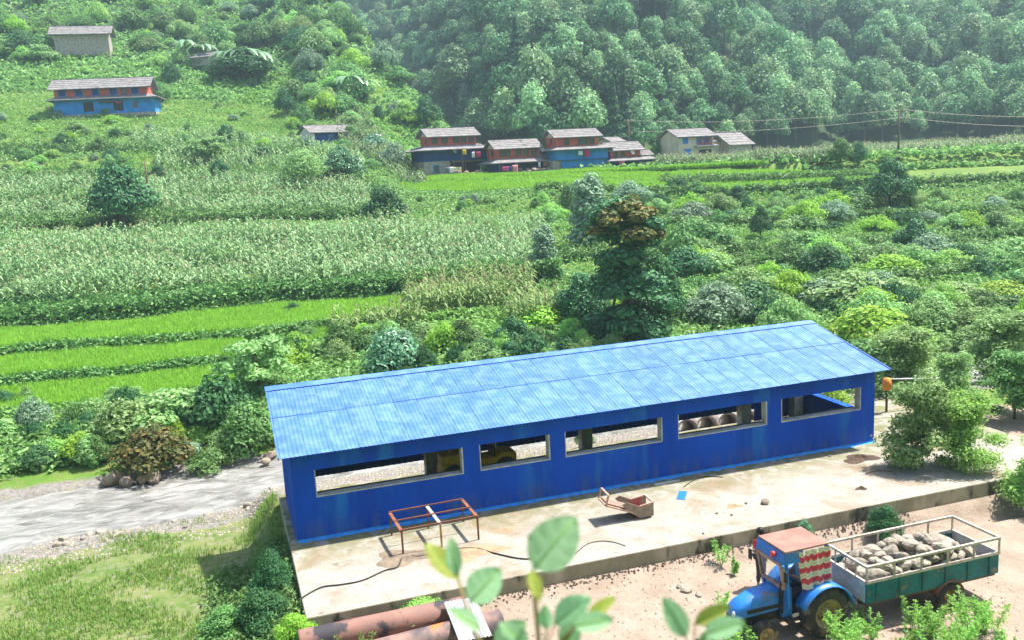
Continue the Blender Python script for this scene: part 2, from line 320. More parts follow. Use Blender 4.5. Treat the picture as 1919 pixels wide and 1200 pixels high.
def near_z(x, y):
    yard = -.66 - .25*sstep(-x, -1, 4) + .02*np.sin(x*1.7)*np.sin(y*2.1)
    yard = yard - .38*sstep(x, 10.5, 15)*sstep(y, -6.7, -6.1)
    yard = yard + .67*np.maximum(-12.6-y, 0)
    left = -.95 - .062*(y+5) - .35*sstep(y, 2, 9) - .25*sstep(-x, 3, 14)*sstep(y, 2, 9)
    left = left + .06*np.sin(x*1.1+y)*np.sin(y*.9)
    back = -.12 - .28*np.maximum(y-4.6, 0) + .04*np.sin(x*1.3)*np.sin(y*1.9)
    back = np.minimum(back, -.12)
    under = -.45+0*x
    mid = np.where(y < 4.6, under, back)
    side = sstep(x, -1.6, -.3)
    rightb = sstep(x, 26, 29)
    m_ = left*(1-side) + (mid*(1-rightb)+np.minimum(back, -.3)*rightb)*side
    k = sstep(y, -5.9, -5.1); z = yard*(1-k)+m_*k
    near_edge = 12.0 + .12*np.clip(x, -12, 8) + .5*np.sin(x*.5)
    bed = sstep(y, near_edge-1.6, near_edge+.8)
    z = z*(1-bed) + (-3.1)*bed
    up = sstep(y, YR-1.0, YR); return z*(1-up)+(-2.4)*up
def ground(x, y):
    x = np.asarray(x, float); y = np.asarray(y, float)
    dx, dy = x-CX, y-CY; u = dx*RT[0]+dy*RT[1]; v = dx*FH[0]+dy*FH[1]
    vv = np.maximum(v, 1.); a = np.clip(u/vv, -1.2, 1.2)
    return np.where(y > YR, far_z(a, vv), near_z(x, y))
def G(x, y): return float(ground(np.array([x]), np.array([y]))[0])
def hit(px, py, v0=36, v1=420):
    """where a sight line meets the far hillside"""
    d = px_ray(px, py); h = d@FH; s = np.linspace(v0, v1, 1600)/h
    P = CP[None]+s[:, None]*d[None]; below = P[:, 2] < ground(P[:, 0], P[:, 1])
    i = int(np.argmax(below)) if below.any() else len(s)-1
    return P[i]
def av(a, v):
    x = CX+v*(FH[0]+a*RT[0]); y = CY+v*(FH[1]+a*RT[1]); return x, y
def at(a, t):
    """a: azimuth slope, t: terrace coordinate -> x, y, z (arrays)"""
    a = np.asarray(a, float); t = np.asarray(t, float); V, Z = ctrl(a); k = np.clip(t.astype(int), 0, NK-2); i = np.arange(len(a)); f = t-k
    v = V[k, i]*(1-f)+V[k+1, i]*f; x, y = av(a, v); return x, y, far_z(a, v)

# near rectangular sheet and far fan sheet, one mesh
xs = np.concatenate([np.linspace(-90, -14, 20), np.linspace(-13, 30, 173)[0:], np.linspace(31, 130, 26)])
ys = np.concatenate([np.linspace(-75, -15, 28), np.linspace(-14, YR, 125)])
Xg, Yg = np.meshgrid(xs, ys); Zg = near_z(Xg, Yg)
V1 = np.stack([Xg.ravel(), Yg.ravel(), Zg.ravel()], 1); nx, ny = len(xs), len(ys)
ii = np.arange((ny-1)*(nx-1)); r_, c_ = ii//(nx-1), ii % (nx-1); b0 = r_*nx+c_
F1 = np.stack([b0, b0+1, b0+nx+1, b0+nx], 1)
ag = np.linspace(-1.0, 1.05, 190); ts = []
for k in range(NK-1): ts += list(np.linspace(k, k+1, {18: 26, 17: 16, 16: 14, 15: 8, 11: 8, 9: 3}.get(k, 6 if k > 11 else 5))[:-1])
ts.append(NK-1); ts = np.array(ts)
Xf = []; 
for t in ts:
    x, y, z = at(ag, np.full(len(ag), min(t, NK-1.0001)))
    if t == 0: z = np.full(len(ag), -2.4)
    Xf.append(np.stack([x, y, z], 1))
V2 = np.concatenate(Xf); na = len(ag); o = len(V1)
ii = np.arange((len(ts)-1)*(na-1)); r_, c_ = ii//(na-1), ii % (na-1); b0 = o+r_*na+c_
F2 = np.stack([b0, b0+1, b0+na+1, b0+na], 1)
VV = np.concatenate([V1, V2]); me = fast_mesh('ground', VV, np.concatenate([F1, F2]), [], True)
x, y = VV[:, 0], VV[:, 1]; nearm = (np.arange(len(VV)) < o)
dirt = np.where(nearm, sstep(-y, 4.6, 5.3)*sstep(x, -.8, .6)*(1-sstep(-y, 12.2, 13.2)) + sstep(x, 21.5, 23)*sstep(-y, -4.6, 0)*(y > -6), 0)
gravel = np.where(nearm, np.clip(sstep(y, 4.3, 4.9)*sstep(x, -1.5, 1)+sstep(y, 7.0, 9.5), 0, 1), 0)
gravel = np.where(~nearm, 1-sstep(y, YR, YR+1.2), gravel)
dry = np.where(nearm & (y > -9), 1-sstep(x, -.4, .2), 0)
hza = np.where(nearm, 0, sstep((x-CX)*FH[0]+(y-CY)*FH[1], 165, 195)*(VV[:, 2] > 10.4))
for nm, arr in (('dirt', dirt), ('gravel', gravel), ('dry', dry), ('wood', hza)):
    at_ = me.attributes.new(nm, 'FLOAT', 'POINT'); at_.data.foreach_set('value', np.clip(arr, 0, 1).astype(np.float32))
def ground_mat():
    mt, n, N, L, P = newmat('ground_cover'); P.inputs['Roughness'].default_value = .95; P.inputs['Specular IOR Level'].default_value = .15
    tc = N.new('ShaderNodeTexCoord')
    def noise(sc, de=6):
        t = N.new('ShaderNodeTexNoise'); t.inputs['Scale'].default_value = sc; t.inputs['Detail'].default_value = de; t.inputs['Roughness'].default_value = .62
        L.new(tc.outputs['Object'], t.inputs['Vector']); return t.outputs['Fac']
    def mix(f, a, b):
        q = N.new('ShaderNodeMix'); q.data_type = 'RGBA'; L.new(f, q.inputs['Factor'])
        for v_, s_ in zip((a, b), [k for k in q.inputs if k.type == 'RGBA']):
            if isinstance(v_, tuple): s_.default_value = (*v_, 1)
            else: L.new(v_, s_)
        return [k for k in q.outputs if k.type == 'RGBA'][0]
    def rng(f, a, b):
        r = N.new('ShaderNodeMapRange'); r.inputs[1].default_value = a; r.inputs[2].default_value = b; L.new(f, r.inputs[0]); return r.outputs[0]
    def blend(attr, amt):
        A = N.new('ShaderNodeAttribute'); A.attribute_name = attr
        m1 = N.new('ShaderNodeMath'); m1.operation = 'MULTIPLY_ADD'; L.new(noise(1.3, 5), m1.inputs[0]); m1.inputs[1].default_value = amt
        s_ = N.new('ShaderNodeMath'); s_.operation = 'ADD'; s_.inputs[1].default_value = -amt/2; L.new(A.outputs['Fac'], s_.inputs[0]); L.new(s_.outputs[0], m1.inputs[2])
        return rng(m1.outputs[0], .4, .6)
    grass = mix(rng(noise(.25), .4, .62), (.075, .155, .022), (.13, .20, .04)); grass = mix(rng(noise(1.5), .5, .7), grass, (.16, .15, .06))
    dr = mix(rng(noise(.9), .35, .62), (.075, .135, .025), (.155, .175, .06)); dr = mix(rng(noise(4, 8), .5, .68), dr, (.20, .185, .14))
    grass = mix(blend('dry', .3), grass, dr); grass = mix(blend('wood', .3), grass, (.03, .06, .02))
    grav = mix(rng(noise(6, 8), .35, .65), (.24, .222, .20), (.13, .12, .105)); grav = mix(rng(noise(.7), .55, .7), grav, (.22, .205, .11))
    drt = mix(rng(noise(1.2), .35, .65), (.31, .245, .195), (.235, .18, .135)); drt = mix(rng(noise(9, 8), .56, .72), drt, (.2, .15, .11))
    c = mix(blend('gravel', .9), grass, grav); c = mix(blend('dirt', .5), c, drt); L.new(c, P.inputs['Base Color'])
    b = N.new('ShaderNodeBump'); b.inputs['Distance'].default_value = .05; L.new(noise(7, 9), b.inputs['Height']); L.new(b.outputs[0], P.inputs['Normal'])
    return mt
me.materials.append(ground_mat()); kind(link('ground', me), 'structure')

# river
mt, n_, N, L, P = newmat('river_water'); P.inputs['Roughness'].default_value = .22; P.inputs['Specular IOR Level'].default_value = .5
tc = N.new('ShaderNodeTexCoord'); mp = N.new('ShaderNodeMapping'); mp.inputs['Scale'].default_value = (.55, 1.5, 1); mp.inputs['Rotation'].default_value = (0, 0, -.12); L.new(tc.outputs['Object'], mp.inputs[0])
t1 = N.new('ShaderNodeTexNoise'); t1.inputs['Scale'].default_value = 1.1; t1.inputs['Detail'].default_value = 9; t1.inputs['Roughness'].default_value = .68; t1.inputs['Distortion'].default_value = .8; L.new(mp.outputs[0], t1.inputs['Vector'])
rr = N.new('ShaderNodeValToRGB'); e = rr.color_ramp.elements; e[0].position = .38; e[0].color = (.125, .12, .105, 1); e[1].position = .70; e[1].color = (.40, .395, .37, 1); L.new(t1.outputs['Fac'], rr.inputs[0]); L.new(rr.outputs[0], P.inputs['Base Color'])
bp = N.new('ShaderNodeBump'); bp.inputs['Distance'].default_value = .18; L.new(t1.outputs['Fac'], bp.inputs['Height']); L.new(bp.outputs[0], P.inputs['Normal'])
Xw, Yw = np.meshgrid(np.linspace(-90, 130, 300), np.linspace(8.0, YR+.6, 40)); Zw = -2.5+.05*np.sin(Xw*2.1+Yw)*np.sin(Yw*2.7+.4*Xw)+.04*np.sin(Xw*4.3-Yw*3)
ii = np.arange(39*299); b0 = (ii//299)*300+ii % 299
kind(link('river', fast_mesh('river', np.stack([Xw.ravel(), Yw.ravel(), Zw.ravel()], 1), np.stack([b0, b0+1, b0+301, b0+300], 1), mt, True)), 'structure')

# concrete platform
pl = MB(); pl.box(-.25, 27, -5.156, 4.6, -1.6, 0, 0)
plo = pl.build('concrete_platform', [M['concrete'], M['wallconc']], None, .03); kind(plo, 'structure')
for p_ in plo.data.polygons:
    if abs(p_.normal.z) < .5: p_.material_index = 1
plo['label'] = 'pale concrete platform with a stained low front face under the blue shed'

# ------------------------------------------------------------------ blue shed
LS = 21.94; WT = .3
shed = thing('open_shed', 'long royal blue shed with light blue sheet roof and five wide openings', 'shed')
def roof_z(y): return 2.9+(y+.458)*(4.013-2.9)/(4.361+.458)
WINS = [(.71, 5.53), (6.10, 8.59), (9.14, 12.85), (13.47, 17.15), (17.76, 21.31)]; WZ0, WZ1 = 1.385, 2.25
def grid_wall(us, zs, holes, y0, y1, flip=False):
    """wall with openings: only outer faces; u runs along the wall"""
    mb = MB(); solid = {}
    for i in range(len(us)-1):
        for k in range(len(zs)-1):
            uc, zc = (us[i]+us[i+1])/2, (zs[k]+zs[k+1])/2
            solid[i, k] = not any(a < uc < b and c < zc < d for a, b, c, d in holes)
    P_ = (lambda u, y, z: (y, u, z)) if flip else (lambda u, y, z: (u, y, z))
    for (i, k), s_ in solid.items():
        if not s_: continue
        u0, u1, z0, z1 = us[i], us[i+1], zs[k], zs[k+1]
        def q(*c): mb.add([P_(*p_) for p_ in c], [(0, 1, 2, 3)])
        q((u0,y0,z0),(u1,y0,z0),(u1,y0,z1),(u0,y0,z1)); q((u0,y1,z0),(u0,y1,z1),(u1,y1,z1),(u1,y1,z0))
        if not solid.get((i-1, k)): q((u0,y0,z0),(u0,y0,z1),(u0,y1,z1),(u0,y1,z0))
        if not solid.get((i+1, k)): q((u1,y0,z0),(u1,y1,z0),(u1,y1,z1),(u1,y0,z1))
        if not solid.get((i, k-1)): q((u0,y0,z0),(u0,y1,z0),(u1,y1,z0),(u1,y0,z0))
        if not solid.get((i, k+1)): q((u0,y0,z1),(u1,y0,z1),(u1,y1,z1),(u0,y1,z1))
    return mb
us = sorted({0, LS, *[v for w_ in WINS for v in w_]})
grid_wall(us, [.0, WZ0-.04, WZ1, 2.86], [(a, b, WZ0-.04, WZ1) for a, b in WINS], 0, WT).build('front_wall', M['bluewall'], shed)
for a, b in WINS:
    s_ = MB().box(a+.002, b-.002, -.004, WT+.03, WZ0-.038, WZ0); s_.build('window_sill', M['greyconc'], shed, .008)
    MB().box(b-.045, b-.002, -.003, WT+.004, WZ0+.002, WZ1-.003).build('window_jamb', M['greyconc'], shed)
    MB().box(a+.002, a+.03, -.003, WT+.004, WZ0+.002, WZ1-.003).build('window_jamb', M['greyconc'], shed)
    MB().bar((a+.05, WT+.06, WZ0+.0), (b-.05, WT+.06, WZ0+.0), .05, .06).build('sill_shade_bar', M['darkmetal'], shed)  # dark bar added for the line of shade behind the sill
# corrugated end wall (left)
def corr(w_, l_, n_, d_, edge=0):
    """trapezoid sheet, ribs along y; width in x"""
    mb = MB(); xs_ = []; p_ = w_/n_
    for i in range(n_): xs_ += [(i*p_, 0), (i*p_+p_*.35, 0), (i*p_+p_*.5, d_), (i*p_+p_*.85, d_)]
    if edge: xs_[2] = (xs_[2][0]-p_*.1, edge); xs_[3] = (xs_[2][0]+p_*.25, edge); xs_.insert(4, (xs_[3][0]+p_*.12, d_*.3))
    xs_.append((w_, 0)); n2 = len(xs_)
    vs = [(x_, 0, z_) for x_, z_ in xs_]+[(x_, l_, z_) for x_, z_ in xs_]
    return mb.add(vs, [(i, i+1, n2+i+1, n2+i) for i in range(n2-1)])
y_ = [0.0, 4.35]
ew = MB(); n2 = 40
for i in range(n2):
    ya_, yb_ = WT+.01+(4.3-WT)*i/n2, WT+.01+(4.3-WT)*(i+1)/n2; xa, xb = (0, -.035)[i % 2], (-.035, 0)[i % 2]
    ew.add([(xa, ya_, 0), (xb, yb_, 0), (xb, yb_, roof_z(yb_)-.05), (xa, ya_, roof_z(ya_)-.05)], [(0, 1, 2, 3)])
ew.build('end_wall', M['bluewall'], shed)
# right end wall with opening above half height
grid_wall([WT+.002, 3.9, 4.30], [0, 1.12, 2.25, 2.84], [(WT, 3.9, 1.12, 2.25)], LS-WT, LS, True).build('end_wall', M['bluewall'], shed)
# rear cladding and posts
rc = MB()
for k, (xa, xb, zb) in enumerate([(-.0, 19.4, .56), (19.4, 21.9, .02)]):
    n2 = int((xb-xa)/.11)
    for i in range(n2):
        x0, x1 = xa+(xb-xa)*i/n2, xa+(xb-xa)*(i+1)/n2; a_, b_ = ((4.32, 4.36), (4.36, 4.32))[i % 2]
        rc.add([(x0, a_, zb), (x1, b_, zb), (x1, b_, 3.95), (x0, a_, 3.95)], [(0, 1, 2, 3)])
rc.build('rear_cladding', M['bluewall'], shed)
for x in (.3, 5.3, 11.55, 18.75, 21.3):
    MB().box(x-.22, x+.22, 3.85, 4.28, 0, 3.75).build('column', M['greyconc'], shed, .015)
for x in (.3, 5.8, 8.9, 13.2, 17.5, 21.6): MB().bar((x, .2, 2.93), (x, 4.25, 3.86), .08, .12).build('rafter', M['darkmetal'], shed)
for y in (.1, 1.4, 2.7, 4.1): MB().bar((.02, y, roof_z(y)-.035), (LS-.02, y, roof_z(y)-.035), .05, .06).build('purlin', M['darkmetal'], shed)
# roof: two courses of sheets
roof = link('roof', None, shed); sl_ang = math.atan2(4.013-2.9, 4.361+.458); SLN = math.hypot(4.013-2.9, 4.819)
ncol = 28; X0, X1 = -.34, LS+.335; sw = (X1-X0)/ncol
low = corr(sw+.012, SLN*.56, 6, .008, .016).mesh('roof_sheet', M['roofblue']); upp = corr(sw+.012, SLN*.46, 6, .008, .016).mesh('roof_sheet', M['roofblue'])
for i in range(ncol):
    for r_, me_ in ((0, low), (1, upp)):
        o_ = link('roof_sheet', me_, roof); s0 = 0 if r_ == 0 else SLN*.54
        o_.location = (X0+i*sw, -.458+s0*math.cos(sl_ang), 2.9+s0*math.sin(sl_ang)+(.02 if r_ else .004)+random.uniform(0, .005)); o_.rotation_euler = (sl_ang+random.uniform(-.002, .002), 0, 0)
rcp = MB(); za = 4.013
rcp.add([(X0-.03, 4.08, za-.005), (X1+.03, 4.08, za-.005), (X1+.03, 4.40, za+.085), (X0-.03, 4.40, za+.085), (X0-.03, 4.46, za-.16), (X1+.03, 4.46, za-.16)], [(0, 1, 2, 3), (3, 2, 5, 4)])
rcp.build('ridge_flashing', M['bluetrim'] if False else M['roofblue'], roof)
for x in (X0, X1):
    MB().add([(x-.02, -.47, 2.87), (x+.02, -.47, 2.87), (x+.02, 4.38, 4.0), (x-.02, 4.38, 4.0), (x-.02, -.47, 2.95), (x+.02, -.47, 2.95), (x+.02, 4.38, 4.06), (x-.02, 4.38, 4.06)], [(0,1,2,3),(4,5,6,7),(0,1,5,4),(1,2,6,5),(2,3,7,6),(3,0,4,7)]).build('barge_flashing', M['roofblue'], roof)
# ragged light blue paint strip at the foot of the wall
ps = MB(); N_ = 170; rs = random.Random(3); a_ = [.12+.09*rs.random()*(1 if rs.random() > .25 else 2) for _ in range(N_+1)]
for i in range(N_):
    x0, x1 = LS*i/N_, LS*(i+1)/N_
    ps.add([(x0, -a_[i], .006), (x1, -a_[i+1], .006), (x1, -.002, .006), (x0, -.002, .006)], [(0, 1, 2, 3)])
    ps.add([(x0, -.003, .006), (x1, -.003, .006), (x1, -.003, .05), (x0, -.003, .05)], [(0, 1, 2, 3)])
ps.build('paint_strip', M['bluetrim'], shed)

# yellow roller inside, seen through the two left openings
mc = thing('road_roller', 'yellow compact road roller parked inside the blue shed behind the openings', 'roller', (6.75, 2.75, 0))
MB().prism([(-1.45,.45),(1.3,.45),(1.38,.62),(1.38,1.0),(.9,1.08),(.5,.92),(-1.4,.92)], -.42, .42).build('body', M['yellow'], mc, .03)
MB().box(-1.40, -.55, -.4, .4, .93, 1.22).build('engine_cover', M['yellow'], mc, .04)
for x in (-1.0, .95):
    MB().lathe([(.02, -.5), (.44, -.5), (.45, -.47), (.45, .47), (.44, .5), (.02, .5)], 28, 'Y', (x, 0, .45)).build('drum', M['darkmetal'], mc)
MB().box(-.45, .1, -.3, .3, .93, 1.18).box(-.5, -.38, -.3, .3, 1.18, 1.6).build('seat', M['black'], mc, .03)
MB().tube([(.5, 0, .93), (.38, 0, 1.35)], .03).build('steering_column', M['darkmetal'], mc)
MB().lathe([(.2, 0), (.2, .03), (.17, .03), (.17, 0), (.2, 0)], 20, 'Z', (.38, 0, 1.36)).build('steering_wheel', M['black'], mc)
for x in (-.55, .55):
    for y in (-.38, .38): MB().bar((x, y, .9), (x, y, 2.0), .05).build('canopy_post', M['darkmetal'], mc)
MB().box(-.6, .7, -.45, .45, 2.0, 2.06).build('canopy', M['white'], mc, .02)
MB().tube([(-1.0, .1, 1.2), (-1.0, .1, 1.5)], .05).build('exhaust', M['yellow'], mc)
MB().box(.62, .66, -.32, .28, 1.25, 1.75).build('panel', M['white'], mc)

# concrete pipes behind the shed
for i in range(6):
    x = 16.6+i*1.0; y = 5.0+.1*(i % 2); a = .25
    o_ = MB(); prof = [(.46, 0), (.46, 2.4), (.38, 2.4), (.38, 0), (.46, 0)]
    ob = o_.lathe(prof, 22, 'Y').build('concrete_pipe', M['pipeconc']); ob.location = (x, y, G(x+.3, y+1.2)+.44); ob.rotation_euler = (-.20, 0, -a)
    tag(ob, 'pale concrete pipe lying behind the shed, number %s from the left of the row' % ['one', 'two', 'three', 'four', 'five', 'six'][i], 'pipe', 'concrete pipes behind the shed')

# orange lever post at the right end
pz = thing('barrier_post', 'thin post with orange hood and white boom right of the shed', 'barrier', (25.1, 3.0, 0)); gz = G(25.1, 3.0)
MB().tube([(0, 0, -.3), (0, 0, 1.35)], .05).build('post', M['darkmetal'], pz)
MB().lathe([(.02, .25), (.14, .22), (.2, 0), (.17, -.28), (.02, -.3)], 16, 'Z', (0, 0, 1.25)).build('hood', M['orange'], pz)
MB().tube([(.1, 0, 1.42), (3.2, -.2, 1.12)], .035).build('boom', M['white'], pz)

# ------------------------------------------------------------------ things on the platform
tb = thing('table_frame', 'rusty steel table frame without a top standing beside the shed wall', 'frame', (2.9, -2.36, 0), .03)
W_, D_, H_ = 2.38, 1.58, .74
for x in (0, 1.2, W_):
    for y in (0, D_): MB().bar((x, y, 0), (x, y, H_-.03), .05).build('leg', mat('ochre_leg', (.45, .3, .08), (.24, .1, .05), 6) if (x == 1.2 and y == 0) else M['rust'], tb)
    MB().box(x-.05, x+.05, -.03, D_+.03, H_-.028, H_+.012).build('crossbar', M['steelpale'] if x == 1.2 else M['rust'], tb)
for y in (0, D_*.5, D_): MB().bar((-.03, y, H_+.032), (W_+.03, y, H_+.032), .035).build('rail', M['rust'], tb)
# bent chute
ch = thing('mixer_chute', 'bent rusty steel chute with red paint lying on the platform', 'chute', (10.45, -3.0, 0), -.08)
t_ = MB(); prof = [(-1.12, .62), (-.35, .30), (0, .07), (.42, .12), (.42, .17), (.02, .13), (-.32, .37), (-1.09, .68)]
t_.prism(prof, .02, .62).build('trough', mat('rusty_sheet', (.25, .17, .13), (.16, .12, .1), 3, .85, .01, 15, c3=(.36, .08, .07), s3=2.2, t3=(.62, .69)), ch)
for y in (0., .64): MB().prism([(-.35, .27), (.0, .04), (.45, .06), (.45, .5), (.38, .5), (-.02, .42), (-.45, .62), (-.62, .55)], y-.012, y+.012).build('side_plate', mat('side_plate_rust', (.30, .22, .17), (.2, .14, .11), 4, c3=(.40, .08, .07), s3=1.8, t3=(.58, .66)), ch)
fr = MB()
for y in (-.02, .66): fr.bar((-1.15, y, .62), (-.25, y, .26), .05); fr.bar((-1.15, y, .62), (-1.05, y, .95), .05)
fr.bar((-1.15, -.02, .62), (-1.15, .66, .62), .05); fr.bar((-1.05, -.02, .95), (-1.05, .66, .95), .05)
fr.bar((.43, -.02, .51), (.43, .66, .51), .05); fr.bar((-.02, -.02, .44), (.43, -.02, .51), .04); fr.bar((-.02, .66, .44), (.43, .66, .51), .04)
fr.build('edge_frame', mat('faded_pink_frame', (.55, .36, .28), (.36, .2, .15), 6), ch)
MB().box(-.2, .4, .05, .6, 0, .06).build('skid', M['rust'], ch)
# scraps
def scrap(name, label, cat, px, py, l_, w_, th, rz, m_, tilt=.0):
    p_ = at_z(px, py, 0); o_ = MB().box(-l_/2, l_/2, -w_/2, w_/2, 0, th).build(name, m_); o_.location = (p_[0], p_[1], .004+tilt*l_/2); o_.rotation_euler = (0, tilt, rz); return tag(o_, label, cat)
scrap('sheet_scrap', 'small bright blue roofing offcut lying on the platform', 'scrap', 1278, 930, .75, .28, .015, .95, M['tblue'])
scrap('plank', 'pale grey board lying flat by the foot of the shed wall', 'plank', 1250, 907, 1.0, .12, .04, .0, M['greyconc'])
def cable(name, label, pts, r, m_=None):
    P3 = [at_z(a, b, 0) for a, b in pts]; P3 = [Vector((p_[0], p_[1], r+.003)) for p_ in P3]; out = []
    for i in range(len(P3)-1):
        p0, p1, p2, p3 = P3[max(i-1, 0)], P3[i], P3[i+1], P3[min(i+2, len(P3)-1)]
        for k in range(8):
            t = k/8; out.append(.5*((2*p1)+(-p0+p2)*t+(2*p0-5*p1+4*p2-p3)*t*t+(-p0+3*p1-3*p2+p3)*t**3))
    out.append(P3[-1]); return tag(MB().tube(out, r, 6).build(name, m_ or M['black']), label, 'cable')
cable('cable', 'long dark cable snaking across the platform under the rusty frame', [(558,1128),(600,1104),(640,1098),(680,1090),(720,1072),(745,1065),(757,1045),(785,1045),(820,1038),(858,1031),(893,1030),(930,1040),(985,1050),(1030,1041),(1075,1032)], .022)
cable('wire', 'short dark wire coiled on the platform near the broad leaf', [(1078,1040),(1100,1022),(1125,1016),(1150,1018),(1172,1025)], .012)
cable('wire', 'thin curved black wire above the blue roofing offcut', [(1282,914),(1300,902),(1325,895),(1355,896)], .014)
cable('wire', 'thin reddish wire loop near the dark soil heap', [(1622,890),(1645,884),(1672,886),(1680,893)], .014, M['rust'])
def heap(label, px, py, rx, ry, h_, m_, seed, z=0, rz=0, name='dirt_heap', cat='dirt'):
    r_ = random.Random(seed); mb = MB(); n, k = 26, 8; vs = [(0, 0, h_)]
    for i in range(1, k+1):
        f = i/k
        for j in range(n):
            a = 2*PI*j/n; q = f*(1+.22*math.sin(a*3+seed)+.12*math.sin(a*5+2*seed)+.06*r_.random()); zz = h_*(1-f)**1.3*(.7+.6*r_.random())
            vs.append((rx*q*math.cos(a), ry*q*math.sin(a), max(zz, 0)-.02*(i == k)))
    fs = [(0, 1+j, 1+(j+1) % n) for j in range(n)]+[(1+(i-1)*n+j, 1+i*n+j, 1+i*n+(j+1) % n, 1+(i-1)*n+(j+1) % n) for i in range(1, k) for j in range(n)]
    mb.add(vs, fs); o_ = mb.build(name, m_); p_ = at_z(px, py, z); o_.location = (p_[0], p_[1], z+.003); o_.rotation_euler = (0, 0, rz); return tag(o_, label, cat)
M['darksoil'] = mat('dark_soil', (.10, .065, .045), (.06, .04, .03), 6, .95, .03, 20)
M['ash'] = mat('ash_sand', (.22, .17, .12), (.13, .10, .075), 3, .95, .02, 14)
M['sand'] = mat('brown_sand', (.34, .23, .14), (.26, .175, .11), 3, .95, .02, 14)
heap('dark soil heap on the platform near the right end of the shed', 1612, 861, .75, .42, .16, M['darksoil'], 3)
heap('small dark dirt clod beside the reddish wire loop', 1614, 917, .22, .16, .09, M['darksoil'], 5)
heap('grey ash patch under the near left leg of the rusty frame', 757, 1046, .95, .62, .05, M['ash'], 2)
heap('brown sand spread under the near right leg of the rusty frame', 868, 1040, 1.25, .62, .07, M['sand'], 8)
heap('faint brown dirt ring on the platform right of the rusty frame', 945, 994, .4, .22, .04, M['sand'], 6)
heap('brown stain of soil in front of the blue offcut', 1375, 950, .3, .2, .05, M['sand'], 9)
def rock_mesh(seed, m_, sub=2):
    import bmesh
    r_ = np.random.default_rng(seed); b = bmesh.new(); bmesh.ops.create_icosphere(b, subdivisions=sub, radius=1)
    off = r_.normal(size=(5, 3)); off /= np.linalg.norm(off, axis=1)[:, None]; d_ = r_.uniform(.55, .85, 5); ph = r_.uniform(0, 6, 3)
    for v in b.verts:
        for k in range(5):
            q = v.co.dot(Vector(off[k]))
            if q > d_[k]: v.co -= Vector(off[k])*(q-d_[k])*.9
        v.co *= 1+.07*math.sin(v.co.x*4+ph[0])+.06*math.sin(v.co.y*5+ph[1])
    me_ = bpy.data.meshes.new('rock'); b.to_mesh(me_); b.free(); me_.materials.append(m_); return me_
ROCKP = [rock_mesh(i, M['rockpale']) for i in range(5)]; ROCKB = [rock_mesh(20+i, M['rockbrown']) for i in range(4)]
def rock(me_, loc, s_, label, group=None, name='rock', seed=0):
    o_ = link(name, me_); r_ = random.Random(seed); o_.location = loc; o_.scale = (s_*r_.uniform(.9, 1.25), s_*r_.uniform(.8, 1.1), s_*r_.uniform(.6, .85)); o_.rotation_euler = (r_.uniform(-.3, .3), r_.uniform(-.3, .3), r_.uniform(0, 6.3)); return tag(o_, label, 'rock', group)
for k, (px, py, s_) in enumerate([(1433, 945, .14), (1371, 967, .05), (1344, 964, .05), (1398, 945, .05), (1555, 857, .06), (1318, 1002, .04), (1170, 958, .05)]):
    p_ = at_z(px, py, 0); rock(ROCKB[k % 4], (p_[0], p_[1], s_*.45), s_, 'grey fist sized stone on the platform' if k else 'largest grey stone lying on the open platform', 'loose stones on the platform' if k else None, seed=k)
for k, (px, py, s_) in enumerate([(1287, 1110, .16), (1310, 1118, .12), (1272, 1103, .1)]):
    p_ = at_z(px, py, -.66); rock(ROCKP[k], (p_[0], p_[1], -.66+s_*.4), s_, 'pale stone on the dirt road left of the tractor', 'pale stones on the dirt road', seed=k+40)

# rubble strip at the foot of the platform and gravel on the road: uncountable pebbles
def pebbles(name, label, n, fx, smin, smax, m_, seed):
    r_ = np.random.default_rng(seed); P3 = np.array([fx(r_) for _ in range(n)]); s_ = r_.uniform(smin, smax, n)
    base = np.array([(1,0,0),(-1,0,0),(0,1,0),(0,-1,0),(0,0,.7),(0,0,-.7)], float); fs = np.array([(0,2,4,4),(2,1,4,4),(1,3,4,4),(3,0,4,4)])
    ang = r_.uniform(0, 6.3, n); c, s__ = np.cos(ang), np.sin(ang); B = base[None]*s_[:, None, None]*r_.uniform(.6, 1.3, (n, 6, 1))
    Bx = B[..., 0]*c[:, None]-B[..., 1]*s__[:, None]; By = B[..., 0]*s__[:, None]+B[..., 1]*c[:, None]; V = np.stack([Bx, By, B[..., 2]], -1)+P3[:, None]
    me_ = bpy.data.meshes.new(name); F = (fs[None]+np.arange(n)[:, None, None]*6).reshape(-1, 4)
    me_.from_pydata(V.reshape(-1, 3).tolist(), [], [tuple(f[:3]) for f in F.tolist()]); me_.materials.append(m_); o_ = kind(link(name, me_), 'stuff'); o_['label'] = label; o_['category'] = 'gravel'
def f_strip(r_):
    x = r_.uniform(4, 19); y = -5.2-abs(r_.normal(0, .14)); return (x, y, G(x, y)+.01)
pebbles('rubble', 'dark rubble and soil along the foot of the platform', 650, f_strip, .012, .05, M['darksoil'], 1)
def f_road(r_):
    x = r_.uniform(1.5, 18); y = r_.uniform(-12, -5.3); return (x, y, G(x, y)+.005)
pebbles('gravel', 'loose pebbles scattered over the dirt road', 1600, f_road, .012, .045, M['rockpale'], 2)
def f_riv(r_):
    x = r_.uniform(-10, 26); y = r_.uniform(4.8, 11.4) if x > .3 else r_.uniform(6.5, 11.2); return (x, y, G(x, y)+.01)
pebbles('river_gravel', 'grey river gravel on the near bank', 4200, f_riv, .02, .08, M['rockpale'], 3)

